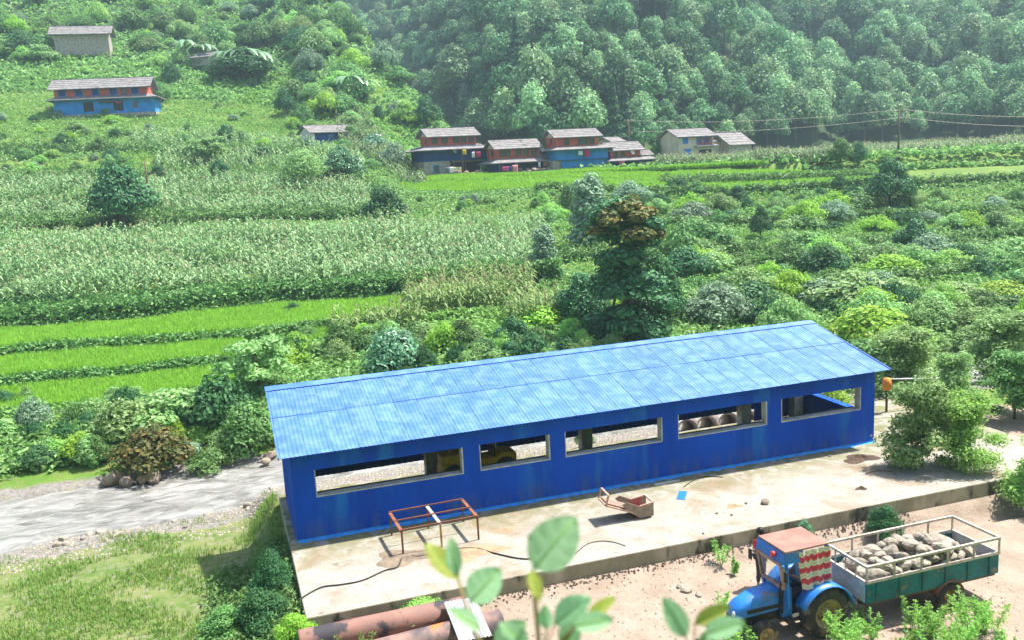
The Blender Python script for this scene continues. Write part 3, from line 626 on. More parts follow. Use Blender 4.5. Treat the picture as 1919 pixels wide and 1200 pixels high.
# ------------------------------------------------------------------ big rusty pipes and sheet in front
def big_pipe(label, a, b, r, m_):
    a, b = Vector(a), Vector(b); d = b-a; o_ = MB(); L_ = d.length
    o_.lathe([(r-.015, 0), (r, .0), (r, .06), (r, L_*.5), (r, L_), (r-.015, L_), (r-.015, 0)], 32, 'Y'); ob = o_.build('steel_pipe', m_); ob.location = a; ob.rotation_euler = d.to_track_quat('Y', 'Z').to_euler(); return tag(ob, label, 'pipe')
def on(px, py, z): return tuple(at_z(px, py, z))
big_pipe('rusty brown steel pipe lying nearest the platform edge', on(560, 1206, -.32), on(870, 1141, -.32), .32, M['rustpipe'])
big_pipe('blotchy grey and orange steel pipe in front, its end right of the sheet', on(560, 1262, -.34), on(938, 1165, -.34), .32, M['rustpipe2'])
zs_ = corr(.82, 2.0, 9, .022).build('corrugated_sheet', M['zinc']); tag(zs_, 'pale corrugated metal sheet laid across the rusty pipes', 'metal sheet')
pa = at_z(861, 1203, .03); zs_.location = (pa[0], pa[1], .01); zs_.rotation_euler = (.03, .0, -.06)

# ------------------------------------------------------------------ people
def skinned(name, joints, edges, m_, parent, sub=2, root=0):
    me_ = bpy.data.meshes.new(name); me_.from_pydata([j[0] for j in joints], edges, []); o_ = link(name, me_, parent)
    sk = o_.modifiers.new('skin', 'SKIN'); sk.use_smooth_shade = True
    lay = me_.skin_vertices[0] if me_.skin_vertices else None
    if lay is None:
        import bmesh
        b = bmesh.new(); b.from_mesh(me_); b.verts.layers.skin.verify(); b.to_mesh(me_); b.free(); lay = me_.skin_vertices[0]
    for i, j in enumerate(joints):
        r = j[1]; lay.data[i].radius = r if isinstance(r, tuple) else (r, r); lay.data[i].use_root = (i == root)
    sd = o_.modifiers.new('sub', 'SUBSURF'); sd.levels = sub; sd.render_levels = sub; me_.materials.append(m_); return o_
def person(label, loc, rz, shirt, pose):
    """pose: dict of joint positions (metres, feet at z=0, facing +x, left +y)"""
    p = pose; root = thing('person', label, 'person', loc, rz)
    J = [(p['pelvis'], (.15, .11)), (p['waist'], (.135, .10)), (p['chest'], (.165, .115)), (p['neck'], .055), (p['head0'], .075), (p['head1'], (.085, .098)), (p['head2'], .07)]
    E_ = [(0, 1), (1, 2), (2, 3), (3, 4), (4, 5), (5, 6)]
    def chain(start, pts):
        k = start
        for q in pts: J.append(q); E_.append((k, len(J)-1)); k = len(J)-1
    for s_ in 'LR':
        chain(2, [(p['sh'+s_], .062), (p['el'+s_], .043), (p['wr'+s_], .030), (p['ha'+s_], (.042, .022))]); hk = len(J)-1
        h = Vector(p['ha'+s_]); d = (h-Vector(p['wr'+s_])).normalized(); side = d.cross(Vector((0, 0, 1))); side = side.normalized() if side.length > .1 else Vector((1, 0, 0))
        for q, ln in ((-.03, .065), (-.01, .075), (.01, .07), (.03, .055)): chain(hk, [(tuple(h+side*q+d*.03), .0095), (tuple(h+side*q*1.1+d*(.03+ln)+Vector((0, 0, -.015))), .008)])
        chain(hk, [(tuple(h-side*.05+d*.01), .0105), (tuple(h-side*.06+d*.05), .009)])
        chain(0, [(p['hi'+s_], .085), (p['kn'+s_], .058), (p['an'+s_], .038), (p['to'+s_], (.04, .028))])
    skinned('body', J, E_, M['skin'], root)
    T = [(p['pelvis'], (.168, .128)), (p['waist'], (.155, .12)), (p['chest'], (.182, .135)), (tuple(Vector(p['neck'])*.55+Vector(p['chest'])*.45), (.11, .09))]; TE = [(0, 1), (1, 2), (2, 3)]
    for s_ in 'LR':
        a, b = Vector(p['sh'+s_]), Vector(p['el'+s_]); T += [(tuple(a), .078), (tuple(a.lerp(b, .75)), .062)]; k = len(T); TE += [(2, k-2), (k-2, k-1)]
    skinned('shirt', T, TE, shirt, root)
    T = [(p['pelvis'], (.165, .125))]; TE = []
    for s_ in 'LR':
        T += [(p['hi'+s_], .1), (p['kn'+s_], .075), (tuple(Vector(p['kn'+s_]).lerp(Vector(p['an'+s_]), .85)), .062)]; k = len(T); TE += [(0, k-3), (k-3, k-2), (k-2, k-1)]
    skinned('trousers', T, TE, M['trousers'], root)
    h = Vector(p['head1']); hb = MB(); n = 14
    hb.lathe([(.001, .135), (.06, .125), (.1, .085), (.112, .03), (.108, -.02), (.09, -.05)], n, 'Z', (h.x-.022, h.y, h.z+.02)); hb.build('hair', M['hair'], root)
    f = MB()
    for s_ in (-1, 1): f.lathe([(.001, .012), (.011, .006), (.012, -.004), (.001, -.01)], 8, 'X', (h.x+.085, h.y+s_*.032, h.z+.0))
    f.build('eyes', M['hair'], root)
    f = MB(); f.add([(h.x+.085, h.y-.012, h.z-.03), (h.x+.085, h.y+.012, h.z-.03), (h.x+.118, h.y, h.z-.028), (h.x+.09, h.y, h.z+.012), (h.x+.085, h.y, h.z-.042)], [(0, 2, 3), (2, 1, 3), (0, 4, 2), (4, 1, 2)]); f.build('nose', M['skin'], root)
    f = MB()
    for s_ in (-1, 1): f.lathe([(.001, .012), (.026, .008), (.028, -.006), (.001, -.01)], 10, 'Y', (h.x-.005, h.y+s_*.098, h.z-.01))
    f.build('ears', M['skin'], root)
    MB().box(h.x+.078, h.x+.088, h.y-.022, h.y+.022, h.z-.07, h.z-.062).build('mouth', M['shirtred'], root)
    return root
def mir(d):
    o_ = dict(d)
    for k in list(d):
        if k.endswith('L'): v = d[k]; o_.setdefault(k[:-1]+'R', (v[0], -v[1], v[2]))
    return o_
stand = mir(dict(pelvis=(0,0,.93), waist=(.0,0,1.08), chest=(.0,0,1.28), neck=(.01,0,1.44), head0=(.02,0,1.50), head1=(.03,0,1.58), head2=(.03,0,1.65), shL=(0,.19,1.38), elL=(.03,.25,1.10), wrL=(.16,.23,.90), haL=(.21,.22,.84), hiL=(0,.1,.88), knL=(.03,.11,.49), anL=(0,.11,.08), toL=(.13,.12,.03)))
person('person in a red shirt standing behind the tractor cab', (12.05, -7.25, G(12.05, -7.25)), -1.2, M['shirtred'], stand)

# ------------------------------------------------------------------ tractor (local +x is forward, heading -X)
TG = G(11.5, -9.5)
tr = thing('tractor', 'blue tractor with a faded flat cab roof and zigzag cloth', 'tractor', (11.94, -9.54, TG), PI+.02)
def wheel(x, y, r, w_, lugs, out):
    wl = link('wheel', None, tr); wl.location = (x, y, r)
    s_ = r/.66; ri = r*.58
    MB().lathe([(ri, -w_/2), (ri+.05*s_, -w_*.52), (r*.86, -w_*.52), (r*.965, -w_*.4), (r*.97, w_*.4), (r*.86, w_*.52), (ri+.05*s_, w_*.52), (ri, w_/2)], 44, 'Y').build('tyre', M['tyre'], wl)
    lg = MB()
    for k in range(lugs):
        for sd in (-1, 1):
            a = 2*PI*(k+(.5 if sd > 0 else 0))/lugs; R_ = Matrix.Rotation(-a, 4, 'Y')
            vs = []
            for (yy, da) in ((0, .0), (sd*w_*.5, .24)):
                for rr in (r*.95, r*1.0):
                    for dd in (-.04, .04): vs.append(tuple(Matrix.Rotation(-(a+da+dd*s_/r*.7), 4, 'Y') @ Vector((0, yy, rr))))
            lg.add(vs, [(0,1,3,2),(4,6,7,5),(2,3,7,6),(0,4,5,1),(0,2,6,4),(1,5,7,3)])
    lg.build('tread_lugs', M['tyre'], wl)
    o_ = out
    MB().lathe([(ri+.012, -w_*.5*o_), (ri+.012, w_*.5*o_), (ri-.03, w_*.46*o_), (ri-.06, w_*.2*o_), (r*.32, w_*.02*o_), (r*.30, w_*.14*o_), (r*.14, w_*.16*o_), (r*.12, w_*.3*o_), (.001, w_*.32*o_)], 32, 'Y').build('rim', M['rim'], wl)
    nb = MB()
    for k in range(8): a = 2*PI*k/8; nb.lathe([(.001, w_*.2*o_), (.02*s_, w_*.19*o_), (.022*s_, w_*.1*o_)], 6, 'Y', (r*.22*math.cos(a), 0, r*.22*math.sin(a)))
    nb.build('wheel_nuts', M['darkmetal'], wl)
for sd in (1, -1):
    wheel(0, sd*.62, .66, .36, 16, sd); wheel(1.66, sd*.52, .36, .2, 14, sd)
# chassis, hood
MB().box(-.3, 1.0, -.2, .2, .42, .8).box(1.0, 2.1, -.15, .15, .46, .76).build('chassis', M['darkmetal'], tr, .03)
MB().bar((1.66, -.45, .38), (1.66, .45, .38), .09, .09).build('front_axle', M['darkmetal'], tr); MB().tube([(0, -.5, .66), (0, .5, .66)], .11, 14).build('rear_axle', M['darkmetal'], tr)
hd = MB(); sec = []
for x, zt, zb, hw in ((.72, 1.36, .82, .31), (1.2, 1.33, .80, .31), (1.75, 1.22, .78, .30), (2.1, 1.09, .76, .27), (2.27, .96, .76, .22), (2.31, .84, .78, .17)):
    row = []
    for k in range(13):
        a = PI*k/12; cx_ = math.cos(a); sx_ = math.sin(a)
        row.append((x, hw*math.copysign(abs(cx_)**.45, cx_), zb+(zt-zb)*abs(sx_)**.45))
    sec.append(row)
vs = [p_ for r_ in sec for p_ in r_]; fs = [(i*13+k, i*13+k+1, (i+1)*13+k+1, (i+1)*13+k) for i in range(5) for k in range(12)]; fs += [tuple(range(13)), tuple(range(65, 78))]
hd.add(vs, fs, 0, True); hd.build('hood', M['tblue'], tr)
MB().box(2.06, 2.30, -.21, .21, .52, .79).build('grille', M['black'], tr, .03)
for sd in (1, -1):
    MB().lathe([(.001, .03), (.05, .028), (.06, .0), (.06, -.06)], 14, 'X', (2.285, sd*.14, .87)).build('headlight', M['white'], tr)
    MB().box(.85, 2.0, sd*.305-.006, sd*.305+.006, .86, .96).build('side_vent', M['black'], tr)
    fm = MB(); nn = 12; pr = []
    for k in range(nn+1):
        a = math.radians(20+150*k/nn); pr.append((math.cos(a)*.76, .66+math.sin(a)*.74))
    vs = [(x_, sd*y_, z_) for y_ in (.42, .86) for x_, z_ in pr]; fm.add(vs, [(k, k+1, nn+2+k, nn+1+k) for k in range(nn)], 0, True)
    fm.add([(x_, sd*.42, z_) for x_, z_ in pr]+[(-.6, sd*.42, .7), (.6, sd*.42, .7)], [tuple(range(nn+1))+(nn+1, nn+2)])
    o_ = fm.build('fender', M['tblue'], tr); md = o_.modifiers.new('solid', 'SOLIDIFY'); md.thickness = .025
MB().box(.35, .98, -.5, .5, .50, .56).build('footplate', M['darkmetal'], tr)
MB().box(.72, 1.0, -.33, .33, .56, 1.3).build('dash_panel', M['tblue'], tr, .02)
MB().tube([(1.05, .34, .72), (1.05, .34, 1.0)], .05, 12).tube([(1.05, .34, 1.0), (1.05, .34, 1.52)], .035, 12).tube([(1.05, .34, 1.1), (1.05, .34, 1.42)], .052, 12).build('exhaust_stack', M['black'], tr)
# cab
CT = 2.36
for x0, x1, y in ((.95, 1.04, .5), (-.16, -.16, .5)):
    for sd in (1, -1): MB().bar((x0 if x0 > 0 else x0, sd*y, .9 if x0 > 0 else 1.2), (x1, sd*y, CT-.02), .07).build('cab_post', M['tblue'], tr)
rf = MB(); rf.box(-.2, 1.1, -.56, .56, CT, CT+.05); rf.build('cab_roof', M['cabroof'], tr, .015)
MB().add([(1.11, -.56, CT+.0), (1.11, .56, CT+.0), (1.17, .56, CT-.27), (1.17, -.56, CT-.27), (1.06, -.56, CT+.0), (1.06, .56, CT+.0), (1.12, .56, CT-.27), (1.12, -.56, CT-.27)], [(0,1,2,3),(4,7,6,5),(0,4,5,1),(3,2,6,7),(0,3,7,4),(1,5,6,2)]).build('front_fascia', M['tblue'], tr)
MB().prism([(.6, CT-.3), (1.13, CT-.27), (1.09, CT-.004), (.6, CT-.004)], .545, .565).build('side_fascia', M['tblue'], tr)
MB().lathe([(.001, .07), (.06, .06), (.075, 0), (.06, -.05)], 14, 'X', (1.18, .2, CT-.12)).build('warning_light', M['red'], tr)
wf = link('windscreen', None, tr); fa = [(1.17, -.46, CT-.3), (1.17, .46, CT-.3), (1.05, .46, 1.40), (1.05, -.46, 1.40)]
fm = MB()
for k in range(4): fm.bar(fa[k], fa[(k+1) % 4], .065)
fm.build('frame', mat('pinkish_frame', (.42, .25, .2), (.3, .16, .12), 5), wf)
MB().add([fa[0], fa[1], fa[2], fa[3]], [(0, 1, 2, 3)]).build('pane', M['clear'], wf)
for sd in (1, -1):
    MB().bar((1.12, sd*.5, 2.0), (1.22, sd*.72, 1.98), .025).build('mirror_arm', M['darkmetal'], tr); MB().box(1.2, 1.23, sd*.74-.07, sd*.74+.07, 1.72, 2.0).build('mirror', M['black'], tr, .01)
MB().box(.0, .42, -.24, .24, .95, 1.06).box(-.08, .02, -.24, .24, 1.06, 1.5).build('seat', M['black'], tr, .03)
MB().tube([(.78, 0, 1.3), (.62, 0, 1.42)], .025).build('steering_column', M['darkmetal'], tr)
sw_ = MB().lathe([(.19, -.012), (.205, 0), (.19, .012), (.175, 0), (.19, -.012)], 24, 'X').box(-.008, .008, -.18, .18, -.015, .015).build('steering_wheel', M['black'], tr); sw_.location = (.6, 0, 1.43); sw_.rotation_euler = (0, .75, 0)
# zigzag cloth
mt, n_, N, L, P = newmat('zigzag_cloth'); P.inputs['Roughness'].default_value = .95
tc = N.new('ShaderNodeTexCoord'); sp = N.new('ShaderNodeSeparateXYZ'); L.new(tc.outputs['Object'], sp.inputs[0])
def mth(op, a, b=None):
    k = N.new('ShaderNodeMath'); k.operation = op
    for i, v in enumerate((a, b)):
        if v is None: continue
        if isinstance(v, (int, float)): k.inputs[i].default_value = v
        else: L.new(v, k.inputs[i])
    return k.outputs[0]
zz = mth('PINGPONG', sp.outputs['X'], .09); q = mth('ADD', mth('MULTIPLY', zz, .75), sp.outputs['Z']); fr_ = mth('FRACT', mth('MULTIPLY', q, 3.3))
rr = N.new('ShaderNodeValToRGB'); rr.color_ramp.interpolation = 'CONSTANT'; cr = rr.color_ramp; cr.elements[0].position = 0; cr.elements[0].color = (.52, .04, .065, 1); cr.elements[1].position = .42; cr.elements[1].color = (.6, .55, .45, 1)
for ps_, c_ in ((.62, (.40, .34, .24, 1)), (.7, (.62, .57, .47, 1)), (.88, (.5, .16, .14, 1))): e = cr.elements.new(ps_); e.color = c_
L.new(fr_, rr.inputs[0]); L.new(rr.outputs[0], P.inputs['Base Color'])
cl = MB(); nx_, nz_ = 26, 16; vs = []
for j in range(nz_+1):
    for i in range(nx_+1):
        f, g = i/nx_, j/nz_; x_ = -.22+.98*f*(1-.16*g); vs.append((x_, .585+.03*math.sin(f*17+g*2)*(.3+g)+.02*math.sin(f*31), CT-.02-1.12*g+(.10*f*g)))
cl.add(vs, [(j*(nx_+1)+i, j*(nx_+1)+i+1, (j+1)*(nx_+1)+i+1, (j+1)*(nx_+1)+i) for j in range(nz_) for i in range(nx_)], 0, True); co = cl.build('side_cloth', mt, tr)
sit = mir(dict(pelvis=(.2,0,1.15), waist=(.18,0,1.30), chest=(.2,0,1.50), neck=(.22,0,1.66), head0=(.24,0,1.72), head1=(.26,0,1.80), head2=(.26,0,1.87), shL=(.2,.19,1.60), elL=(.36,.24,1.42), wrL=(.52,.19,1.50), haL=(.585,.17,1.53), hiL=(.25,.1,1.12), knL=(.62,.14,1.06), anL=(.72,.14,.65), toL=(.86,.14,.60)))
pd = person('driver in a light blue shirt sitting inside the tractor cab', (11.94, -9.54, TG), PI+.02, M['shirtblue'], sit)

# ------------------------------------------------------------------ trailer
TX = 13.03
tl = thing('trailer', 'teal steel trailer with pale rails hitched behind the tractor', 'trailer', (TX, -9.6, TG), 0)
WL = 4.2; HW = .8; ZB, ZT, ZR = .72, 1.26, 1.70
MB().box(.052, WL-.052, -HW+.052, HW-.052, ZB-.08, ZB+.2).build('bed', M['wood'], tl)
for nm, bx_ in (('side_panel', (0, WL, -HW, -HW+.05)), ('side_panel', (0, WL, HW-.05, HW)), ('end_panel', (0.002, .05, -HW+.052, HW-.052)), ('end_panel', (WL-.05, WL-.002, -HW+.052, HW-.052))):
    MB().box(*bx_, ZB, ZT).build(nm, mat('teal_panel', (.01, .15, .17), (.015, .10, .12), 3, .6, c3=(.25, .2, .14), s3=1.5, t3=(.58, .7)) if nm == 'side_panel' else M['greyconc'], tl)
for z in (ZT+.03, ZR): 
    for sd in (-1, 1): MB().bar((-.02, sd*HW, z), (WL+.02, sd*HW, z), .06).build('rail', M['steelpale'], tl)
    for x in (-.0, WL): MB().bar((x, -HW+.03, z), (x, HW-.03, z), .06).build('rail', M['steelpale'], tl)
for x in np.linspace(.0, WL, 6):
    for sd in (-1, 1): MB().bar((x, sd*HW, ZT+.05), (x, sd*HW, ZR-.03), .04).build('rail_post', M['steelpale'], tl)
for y in (-.4, .0, .4): MB().bar((0, y, ZT+.05), (0, y, ZR-.03), .03).build('rail_post', M['steelpale'], tl)
for x in np.linspace(.3, WL-.3, 6): MB().box(x-.03, x+.03, -HW-.03, -HW, ZB+.02, ZT-.01).build('stake', M['teal'], tl)
MB().bar((0.05, 0, ZB-.15), (-.85, 0, .5), .1).bar((.05, .4, ZB-.15), (-.7, .05, .52), .07).bar((.05, -.4, ZB-.15), (-.7, -.05, .52), .07).build('drawbar', M['steelpale'], tl)
MB().bar((.1, -.4, ZB-.14), (WL-.1, -.4, ZB-.14), .1).bar((.1, .4, ZB-.14), (WL-.1, .4, ZB-.14), .1).build('chassis', M['darkmetal'], tl)
MB().bar((2.6, -.75, .38), (2.6, .75, .38), .09).build('axle', M['darkmetal'], tl)
for sd in (-1, 1):
    wl = link('wheel', None, tl); wl.location = (2.6, sd*.72, .38)
    MB().lathe([(.2, -.11), (.24, -.12), (.34, -.11), (.38, -.08), (.38, .08), (.34, .11), (.24, .12), (.2, .11)], 32, 'Y').build('tyre', M['tyre'], wl)
    MB().lathe([(.21, -.1), (.205, .1), (.12, .02*sd), (.06, .05*sd), (.001, .05*sd)], 24, 'Y').build('rim', M['rim'], wl)
    fd = MB(); pr = [(math.cos(math.radians(a))*.46, math.sin(math.radians(a))*.46) for a in range(15, 166, 15)]
    fd.add([(2.6+x_, sd*y_, .38+z_) for y_ in (.56, .86) for x_, z_ in pr], [(k, k+1, len(pr)+k+1, len(pr)+k) for k in range(len(pr)-1)], 0, True); o_ = fd.build('mudguard', M['rust'], tl); md = o_.modifiers.new('s', 'SOLIDIFY'); md.thickness = .02
rs = random.Random(5); cnt = 0
for lay in range(3):
    nx_ = 13-lay*2
    for i in range(nx_):
        for j in range(4-(lay > 1)):
            s_ = rs.uniform(.15, .26); x = TX+.3+lay*.28+i*.295+rs.uniform(-.06, .06); y = -9.6-.54+lay*.1+j*.35+rs.uniform(-.05, .05)
            if x > TX+WL-.25 or (lay and rs.random() < .12): continue
            dome = 1-((i-nx_/2)/(nx_/2))**2
            rock(rs.choice(ROCKP), (x, y, TG+ZB+.34+lay*(.16+.1*dome)+rs.uniform(-.03, .03)), s_, 'pale rough rock among the load in the trailer', 'rocks loaded in the trailer', seed=cnt); cnt += 1

# ------------------------------------------------------------------ village
class House:
    """local x along the front (left to right), y away from the viewer, z up; origin front left corner at the ground"""
    def __init__(s, name, label, px, v, theta, cat='house'):
        a = aofpx(px); x, y = av(a, v); s.loc = Vector((x, y, G(x, y)-.15)); s.rz = -YA+theta
        s.o = thing(name, label, cat, s.loc, s.rz)
    def world(s, x, y, z): return s.loc + Matrix.Rotation(s.rz, 3, 'Z') @ Vector((x, y, z))
    def wall(s, x0, x1, y0, y1, z0, z1, m_, name='wall'): return MB().box(x0, x1, y0, y1, z0, z1).build(name, M[m_], s.o)
    def gable(s, x0, x1, y0, y1, z, rise, over=.55, gm='cream', m_='slate'):
        ym = (y0+y1)/2; th = .12
        MB().add([(x0, y0, z), (x0, y1, z), (x0, ym, z+rise), (x1, y0, z), (x1, y1, z), (x1, ym, z+rise)], [(0, 1, 2), (3, 5, 4), (0, 2, 5, 3), (1, 4, 5, 2), (0, 3, 4, 1)]).build('gable_wall', M[gm], s.o)
        k = rise/(ym-y0); xa, xb = x0-over, x1+over; ya_, yb_ = y0-over, y1+over; zl = z-over*k+.06; zt = z+rise+.06
        r_ = MB()
        for q in ((ya_, ym), (yb_, ym)):
            vs = [(xa, q[0], zl), (xb, q[0], zl), (xb, q[1], zt), (xa, q[1], zt)]; vs += [(x_, y_, z_+th) for x_, y_, z_ in vs]
            r_.add(vs, [(0,1,2,3),(4,5,6,7),(0,1,5,4),(1,2,6,5),(2,3,7,6),(3,0,4,7)])
        ro = r_.build('roof', M[m_], s.o)
        MB().bar((xa-.05, ym, zt+th), (xb+.05, ym, zt+th), .22, .1).build('ridge_cap', M['slate'], ro)
        # slate courses standing proud
        for q in (ya_,):
            for i in range(1, 5):
                f = i/5; yy = q+(ym-q)*f; zz = zl+(zt-zl)*f+th
                MB().bar((xa+.03, yy, zz+.015), (xb-.03, yy, zz+.015), .05, .04).build('slate_course', M['slate'], ro)
        return ro
    def skirt(s, x0, x1, y0, y1, z, over=.9, drop=.5, m_='slate', inset=0.):
        """pent roof ring round a storey"""
        o_, i_ = [(x0-over, y0-over), (x1+over, y0-over), (x1+over, y1+over), (x0-over, y1+over)], [(x0+inset, y0+inset), (x1-inset, y0+inset), (x1-inset, y1-inset), (x0+inset, y1-inset)]
        r_ = MB(); th = .12
        for k in range(4):
            j = (k+1) % 4; vs = [(*o_[k], z-drop), (*o_[j], z-drop), (*i_[j], z), (*i_[k], z)]; vs += [(x_, y_, z_+th) for x_, y_, z_ in vs]
            r_.add(vs, [(0,1,2,3),(4,5,6,7),(0,1,5,4),(2,3,7,6)])
        return r_.build('skirt_roof', M[m_], s.o)
    def window(s, x, z, w_=.75, h_=.9, y=0, fm='hblue', pm='glass', name='window'):
        f = MB()
        for a, b, c, d in ((x-w_/2-.09, x+w_/2+.09, z-.09, z), (x-w_/2-.09, x+w_/2+.09, z+h_, z+h_+.09), (x-w_/2-.09, x-w_/2, z+.001, z+h_-.001), (x+w_/2, x+w_/2+.09, z+.001, z+h_-.001)): f.box(a, b, y-.07, y-.002, c, d)
        fo = f.build(name, M[fm], s.o); MB().box(x-w_/2, x+w_/2, y-.03, y-.003, z, z+h_).build('pane', M[pm], fo); return fo
    def opening(s, x0, x1, z0, z1, y=0):
        return MB().box(x0, x1, y-.012, y-.003, z0, z1).build('doorway', M['black'], s.o)
    def post(s, x, y, z0, z1): return MB().bar((x, y, z0), (x, y, z1), .12).build('post', M['wood'], s.o)
    def side_window(s, y, z, x=0, w_=.7, h_=.8): return MB().box(x-.04, x-.003, y-w_/2, y+w_/2, z, z+h_).build('side_window', M['glass'], s.o)
    def cloth(s, label, x, z, w_, h_, c_, y=-.75):
        m_ = mat('cloth_'+label[:6], c_, tuple(q*.85 for q in c_), 6, .9); mb = MB(); n, k = 8, 5
        vs = [(w_*(i/n-.5), .06*math.sin(i*1.7+j*.4)*(.3+j/k), -h_*j/k) for j in range(k+1) for i in range(n+1)]
        mb.add(vs, [(j*(n+1)+i, j*(n+1)+i+1, (j+1)*(n+1)+i+1, (j+1)*(n+1)+i) for j in range(k) for i in range(n)], 0, True)
        o_ = mb.build('laundry', m_); md = o_.modifiers.new('s', 'SOLIDIFY'); md.thickness = .012
        o_.location = s.world(x, y, z); o_.rotation_euler = (0, 0, s.rz); return tag(o_, label, 'laundry')
    def line(s, x0, x1, z, y=-.75): return MB().tube([s.world(x0, y, z), s.world((x0+x1)/2, y, z-.06), s.world(x1, y, z)], .012, 5).build('clothes_line', M['black'])
    def dish(s, label, x, z, y=-.3):
        d = thing('satellite_dish', label, 'satellite dish', s.world(x, y, z), s.rz)
        o_ = MB().lathe([(.001, .0), (.2, .02), (.38, .09), (.42, .13)], 20, 'Y').build('dish', M['white'], d); o_.rotation_euler = (-.35, 0, .5); o_.scale = (1, -1, 1)
        MB().bar((0, 0, 0), (0, .3, -.2), .04).build('arm', M['darkmetal'], d); return d

# A: tallest house
A = House('village_house', 'tallest village house, navy and red ochre walls with two tiers of grey roof', 796, 126, .42)
A.wall(0, 9.3, 0, 5.5, 0, 2.35, 'stone', 'ground_floor'); A.wall(-.01, 9.31, -.02, 5.51, 2.35, 4.3, 'hnavy', 'first_floor'); A.wall(1.3, 8.2, .9, 4.9, 4.3, 5.85, 'ochre', 'top_floor')
MB().box(3.7, 9.3, -1.2, -.03, 2.2, 2.33).build('veranda_ceiling', M['wood'], A.o)
A.opening(3.8, 9.2, .05, 2.1); A.window(1.7, .8, .7, 1.0); 
for x in (3.9, 5.6, 9.1): A.post(x, -1.1, 0, 2.2)
A.post(5.0, -1.6, 0, 3.6); A.skirt(0, 9.3, 0, 5.5, 4.4, 1.0, .6, inset=.9); A.gable(1.3, 8.2, .9, 4.9, 5.85, .95, .6)
for x in (2.0, 3.5, 5.2, 6.3, 7.5): A.window(x, 4.85, .7, .75, .9, 'wood')
A.side_window(2.6, 4.9, 1.3); A.wall(9.32, 9.9, -.3, 5, 0, 4.1, 'cream', 'side_pier')
A.dish('white satellite dish on the navy wall of the tallest house', 4.3, 3.7, -.4)
for q in [('yellow cloth hanging high on the navy wall of the tallest house', 5.45, 3.75, .55, .7, (.6, .42, .05)), ('crimson cloth hanging high on the tallest house', 7.5, 3.4, .7, .75, (.5, .04, .12)), ('white shirt hanging beside the crimson cloth on the tallest house', 6.75, 3.4, .4, .8, (.7, .7, .7)),
          ('pale yellow sheet on the low line of the tallest house', 4.3, 1.45, 1.1, .85, (.62, .58, .3)), ('white sheet on the low line of the tallest house', 3.4, 1.5, .6, .9, (.7, .72, .7)), ('grey white garment at the right veranda of the tallest house', 8.1, 1.7, .8, 1.2, (.6, .62, .6)), ('sky blue garment at the right corner of the tallest house', 9.75, 1.5, .7, .9, (.06, .4, .7)), ('dull red garment at the right corner of the tallest house', 9.0, 1.4, .5, 1.3, (.4, .09, .08)), ('grey garment hung left of the stone wall window', 2.8, 1.5, .45, 1.0, (.12, .17, .2))]: A.cloth(*q, y=-1.35)
# B
B = House('village_house', 'low red ochre house with a wide veranda roof between the taller houses', 930, 124.5, .36)
B.wall(0, 9.2, 0, 5, 0, 2.0, 'hnavy', 'ground_floor'); B.wall(.4, 6.6, .6, 4.6, 2.0, 3.85, 'ochre', 'top_floor'); B.opening(3.6, 6.3, .1, 1.8)
B.skirt(0, 9.2, 0, 5, 2.3, 1.0, .55, inset=.5); B.gable(.4, 6.6, .6, 4.6, 3.85, 1.0, .55)
for x in (1.2, 2.0, 3.6, 4.7, 5.8): B.window(x, 2.75, .6, .75, .6, 'wood')
B.side_window(2.4, 2.8, .4)
for x in (.1, 2.6, 6.5, 9.1): B.post(x, -1.0, 0, 1.75)
B.wall(9.22, 9.6, -.6, 4, 0, 1.8, 'stone', 'side_pier'); B.gable(6.7, 9.0, .6, 3.6, 2.5, .75, .4)
B.dish('white satellite dish on the roof of the low red ochre house', 6.9, 3.4, .2)
for q in [('crimson pink garments on the low line of the veranda house', .9, 1.35, 1.0, .6, (.55, .08, .2)), ('long salmon pink cloth on the low line of the veranda house', 2.3, 1.5, .75, 1.5, (.62, .25, .25)), ('navy cloth on the low line of the veranda house', 1.6, 1.35, .4, .7, (.03, .06, .25)), ('white cloth under the veranda roof of the low house', 5.9, 1.75, .35, .75, (.7, .7, .7)), ('orange brown cloth under the veranda roof of the low house', 6.9, 1.7, .6, .6, (.4, .16, .07))]: B.cloth(*q, y=-1.1)
# C
Cc = House('village_house', 'bright blue two storey house with a red ochre top floor', 1053, 125, .34)
Cc.wall(0, 7.0, 0, 5, 0, 1.75, 'hblue', 'ground_floor'); Cc.wall(-.8, 7.01, -.02, 5.01, 1.75, 3.2, 'hblue', 'first_floor'); Cc.wall(-.4, 5.9, .7, 4.6, 3.2, 4.9, 'ochre', 'top_floor'); Cc.wall(-1.2, -.003, .3, 4.5, 0, 1.75, 'stone', 'stone_pier')
Cc.skirt(-.8, 7.0, 0, 5, 3.5, .8, .45, inset=.6); Cc.gable(-.4, 5.9, .7, 4.6, 4.9, .9, .55)
MB().box(.0, 7.2, -.35, -.025, 1.68, 1.76).build('ledge', M['hnavy'], Cc.o)
for x, w_ in ((1.1, .6), (3.6, 1.3), (4.9, .6)): Cc.window(x, 3.85, w_, .7, .7, 'wood')
Cc.opening(2.3, 3.2, 1.95, 2.9); Cc.opening(3.6, 4.2, 2.0, 2.9); Cc.side_window(2.5, 3.9, -.4)
for q in [('white cloth on the front of the bright blue house', 2.6, 2.9, .7, .6, (.65, .68, .7)), ('crimson sheet on the front of the bright blue house', 3.6, 3.0, .75, .95, (.55, .03, .09))]: Cc.cloth(*q, y=-.5)
